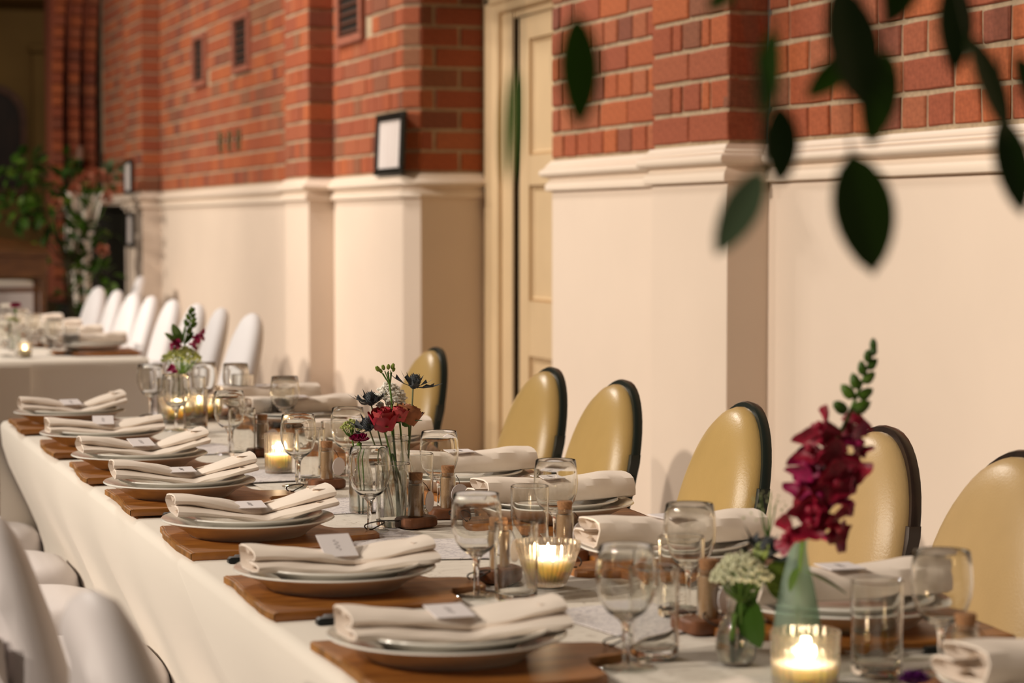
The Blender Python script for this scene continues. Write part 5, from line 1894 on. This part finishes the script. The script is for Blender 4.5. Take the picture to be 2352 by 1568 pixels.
for i, (b, t_, wd, mi, roll) in enumerate(FLV):
    b, t_ = Vector(b), Vector(t_)
    d = t_ - b
    me = leaf_mesh('leaf', d.length * 1.04, wd * 1.08, LM[mi], 0.10, 0.03)
    # blade turned broadside to the table's near end
    put_leaf(br, me, b - o0, d, R(roll), 1.0, Vector((0.25, -0.95, 0.1)))
    # petiole back to the branch
    q = min((mainv[j].lerp(mainv[j + 1], f / 8) for j in range(len(mainv) - 1) for f in range(9)), key=lambda v: (v - b).length + 0.6 * abs(v.x - b.x) + (0.5 if v.z < b.z else 0))
    M().tube(curve_pts(q - o0, b - o0, (0.004 if i % 2 else -0.004, 0, 0.002), 6), [0.0010] * 7, 6).build('petiole', TWIG, br)
tag(br, 'leafy branch arching in the foreground with large dark leaves', 'branch')

# ================================================================== FAR END OF THE HALL
# greenery arrangement
ga = empty('greenery_arrangement', (2.016, 14.6, 0))
M().lathe([(0.0, 0.0), (0.15, 0.0), (0.16, 0.02), (0.11, 0.05), (0.13, 0.16), (0.155, 0.24), (0.14, 0.245), (0.12, 0.23), (0.0, 0.22)], 24).build('pot', BLOCK, ga)
M().tube([(0, 0, 0.2), (0.01, 0, 0.6), (-0.01, 0, 0.95), (-0.03, 0, 1.2)], [0.014, 0.012, 0.010, 0.008], 10).build('trunk', TWIG, ga)
rr = random.Random(5)
lm = [leaf_mesh('leaf', 0.085, 0.046, LEAFD, 0.2, 0.15), leaf_mesh('leaf', 0.10, 0.050, LEAFD, 0.2, 0.15), leaf_mesh('leaf', 0.075, 0.042, LEAF, 0.2, 0.2)]
bt = M()
cl = [(x_ * 1.081, 1.25 + (z_ - 1.25) * 1.081, r_ * 1.15) for x_, z_, r_ in [(-0.28, 1.52, 0.12), (-0.18, 1.38, 0.15), (-0.05, 1.50, 0.13), (0.03, 1.44, 0.10), (0.0, 1.25, 0.11), (-0.14, 1.22, 0.14), (0.02, 1.10, 0.09), (0.02, 1.0, 0.10), (0.0, 1.64, 0.07), (-0.32, 1.34, 0.12), (0.17, 1.50, 0.09), (-0.35, 1.60, 0.08), (0.08, 0.92, 0.09), (0.09, 1.30, 0.06), (-0.02, 0.80, 0.08), (0.20, 0.95, 0.09), (0.22, 1.20, 0.08), (-0.45, 1.42, 0.09), (-0.22, 1.08, 0.08), (-0.12, 1.50, 0.12), (-0.10, 1.34, 0.12), (-0.22, 1.60, 0.09)]]
nl = 0
for (cx, cz, cr) in cl:
    c = Vector((cx, rr.uniform(-0.06, 0.06), cz))
    bt.tube(curve_pts((-0.01, 0, min(0.95, cz - 0.1)), c, (rr.uniform(-0.03, 0.03), 0.02, 0.03), 6), [0.006, 0.005, 0.005, 0.004, 0.003, 0.003, 0.002], 6)
    for k in range(int(19 * cr / 0.13)):
        v = Vector((rr.gauss(0, 1), rr.gauss(0, 0.8), rr.gauss(0, 1)))
        v = v.normalized() * cr * rr.uniform(0.25, 1.0)
        d = (v.normalized() + Vector((rr.uniform(-0.5, 0.5), rr.uniform(-0.8, 0.1), rr.uniform(-0.7, 0.2)))).normalized()
        put_leaf(ga, lm[rr.randrange(3)], c + v, d, rr.uniform(-0.8, 0.8), rr.uniform(0.75, 1.25))
        nl += 1
b_ = bt.build('twigs', TWIG, ga)
b_['kind'] = 'stuff'
tag(ga, 'tall leafy greenery arrangement before the dark end of the hall', 'plant')
# peach roses among it
for i, (x, y, z) in enumerate(((2.025, 13.40, 1.552), (2.077, 13.42, 1.526), (1.874, 13.36, 1.458), (1.947, 13.38, 1.531), (1.766, 13.36, 1.379), (2.070, 13.42, 1.414), (2.041, 13.40, 1.101))):
    x, y, z = x * 1.07, y + 0.98, 1.25 + (z - 1.25) * 1.078
    f = empty('peach_rose', (x, y, z))
    f.scale = (0.78, 0.78, 0.78)
    for ring, (cnt, rad, tl) in enumerate(((3, 0.010, 0), (5, 0.020, 18), (5, 0.026, 40))):
        pm = petal_mesh(PEACH, 0.048, 0.045, 1.0)
        for k in range(cnt):
            inst('petal', pm, f, Matrix.Rotation(R(75), 4, 'X') @ Matrix.Rotation(2 * math.pi * k / cnt + ring, 4, 'Z') @ Matrix.Translation((rad, 0, -0.02)) @ Matrix.Rotation(R(tl), 4, 'Y'))
    M().tube([(0, 0.0, -0.01), (-0.03, 0.03, -0.12), (min(0.0, 2.016 - x) * 0.6, 0.06, -0.25)], 0.003, 6).build('stem', STEM, f)
    tag(f, 'peach rose in the greenery, ' + ('highest right', 'right of the highest', 'middle left', 'upper middle', 'farthest left', 'lower right below the grey leaves', 'lowest one')[i], 'flower', 'peach roses in the greenery')
gl = empty('grey_foliage', (2.28, 14.53, 1.606))
gm = leaf_mesh('leaf', 0.07, 0.035, LEAFP, 0.2, 0.1)
for k in range(16):
    d = Vector((math.cos(k * 2.4), rr.uniform(-0.6, 0.2), math.sin(k * 2.4) * 0.8 + 0.3))
    put_leaf(gl, gm, d * 0.02, d, rr.uniform(-0.6, 0.6), rr.uniform(0.8, 1.2))
M().tube([(0, 0, 0), (-0.06, 0.03, -0.15), (-0.16, 0.05, -0.35)], 0.004, 6).build('stem', STEMG, gl)
tag(gl, 'grey green foliage clump at the right of the arrangement', 'foliage')
# white cloth hanging behind the greenery
K = 1.063
def drape(u, v):
    z = 0.72 + 0.75 * v
    xl = 1.925 + 0.06 * max(0, (0.5 - v)) * 1.2
    xr = 2.165 - 0.075 * min(1, max(0, (1 - v) / 0.42)) - 0.02 * max(0, 0.5 - v)
    return ((xl + (xr - xl) * u - 2.04) * K, -0.04 + 0.02 * math.sin(u * 14 + v * 3), 1.25 + (z - 1.25) * K)
dm_ = M().grid(drape, 26, 24)
dm_.grid(lambda u, v: tuple(np.array(drape(u, v)) + np.array((0, 0.006, 0))), 26, 24)
drp = empty('draped_stand', (2.04 * K, 15.13, 0))
M().tube([(0, 0, 0.03), (0, 0, 1.47)], 0.012, 10).build('pole', BLOCK, drp)
M().tube([(-0.12, -0.02, 1.47), (0.13, -0.02, 1.475)], 0.010, 10).build('crossbar', BLOCK, drp)
M().lathe([(0.0, 0.0), (0.14, 0.0), (0.13, 0.02), (0.02, 0.035), (0.0, 0.035)], 20).build('base', BLOCK, drp)
dc = dm_.build('white_drape', CLOTH, drp)
dc['kind'] = 'stuff'
tag(drp, 'white cloth draped on a stand behind the greenery', 'drape')
# black upright piano beside the last pilaster
pn = empty('upright_piano', (2.415, 16.15, 0))
M().box((0.0, 0.05, 0.69), (0.30, 1.20, 1.34), bev=0.012).build('case', PIANO, pn)
M().box((-0.01, 0.05, 1.375), (0.36, 1.26, 0.035), bev=0.008).build('lid', PIANO, pn)
M().box((-0.25, 0.05, 0.66), (0.22, 1.16, 0.10), bev=0.010).build('key_bed', PIANO, pn)
for sy in (-0.50, 0.60):
    M().box((-0.31, sy, 0.305), (0.06, 0.07, 0.61), bev=0.008).build('leg', PIANO, pn)
tag(pn, 'black upright piano by the farthest pilaster', 'piano')
# timber desk with sloping top at the far left
dk = empty('timber_desk', (1.42, 14.0, 0))
P = [(-0.40, -0.13, 1.09), (0.36, -0.13, 1.06), (0.36, 0.30, 1.10), (-0.40, 0.30, 1.24), (-0.40, -0.13, 1.115), (0.36, -0.13, 1.085), (0.36, 0.30, 1.13), (-0.40, 0.30, 1.265)]
M().add(P, [(3, 2, 1, 0), (4, 5, 6, 7), (0, 1, 5, 4), (1, 2, 6, 5), (2, 3, 7, 6), (3, 0, 4, 7)]).build('sloping_top', TIMBER, dk, smooth=False)
M().box((-0.02, -0.10, 1.005), (0.74, 0.03, 0.15), bev=0.004).build('apron', TIMBER, dk)
for x in (-0.36, 0.325):
    for y in (-0.09, 0.26):
        M().box((x, y, 0.53), (0.035, 0.035, 1.06), bev=0.004).build('leg', TIMBER, dk)
M().box((-0.02, -0.09, 0.855), (0.68, 0.022, 0.03), bev=0.004).build('stretcher', TIMBER, dk)
tag(dk, 'brown timber desk with sloping top at the far left', 'desk')
bx_ = empty('draped_box', (1.42, 14.75, 0))
M().box((0, 0, 0.43), (0.80, 0.5, 0.86), bev=0.03).build('cloth', COVER, bx_)
M().box((0, 0, 0.875), (0.70, 0.42, 0.03), bev=0.012).build('folded_cloth', CLOTH, bx_)
tag(bx_, 'white draped box behind the timber desk', 'box')
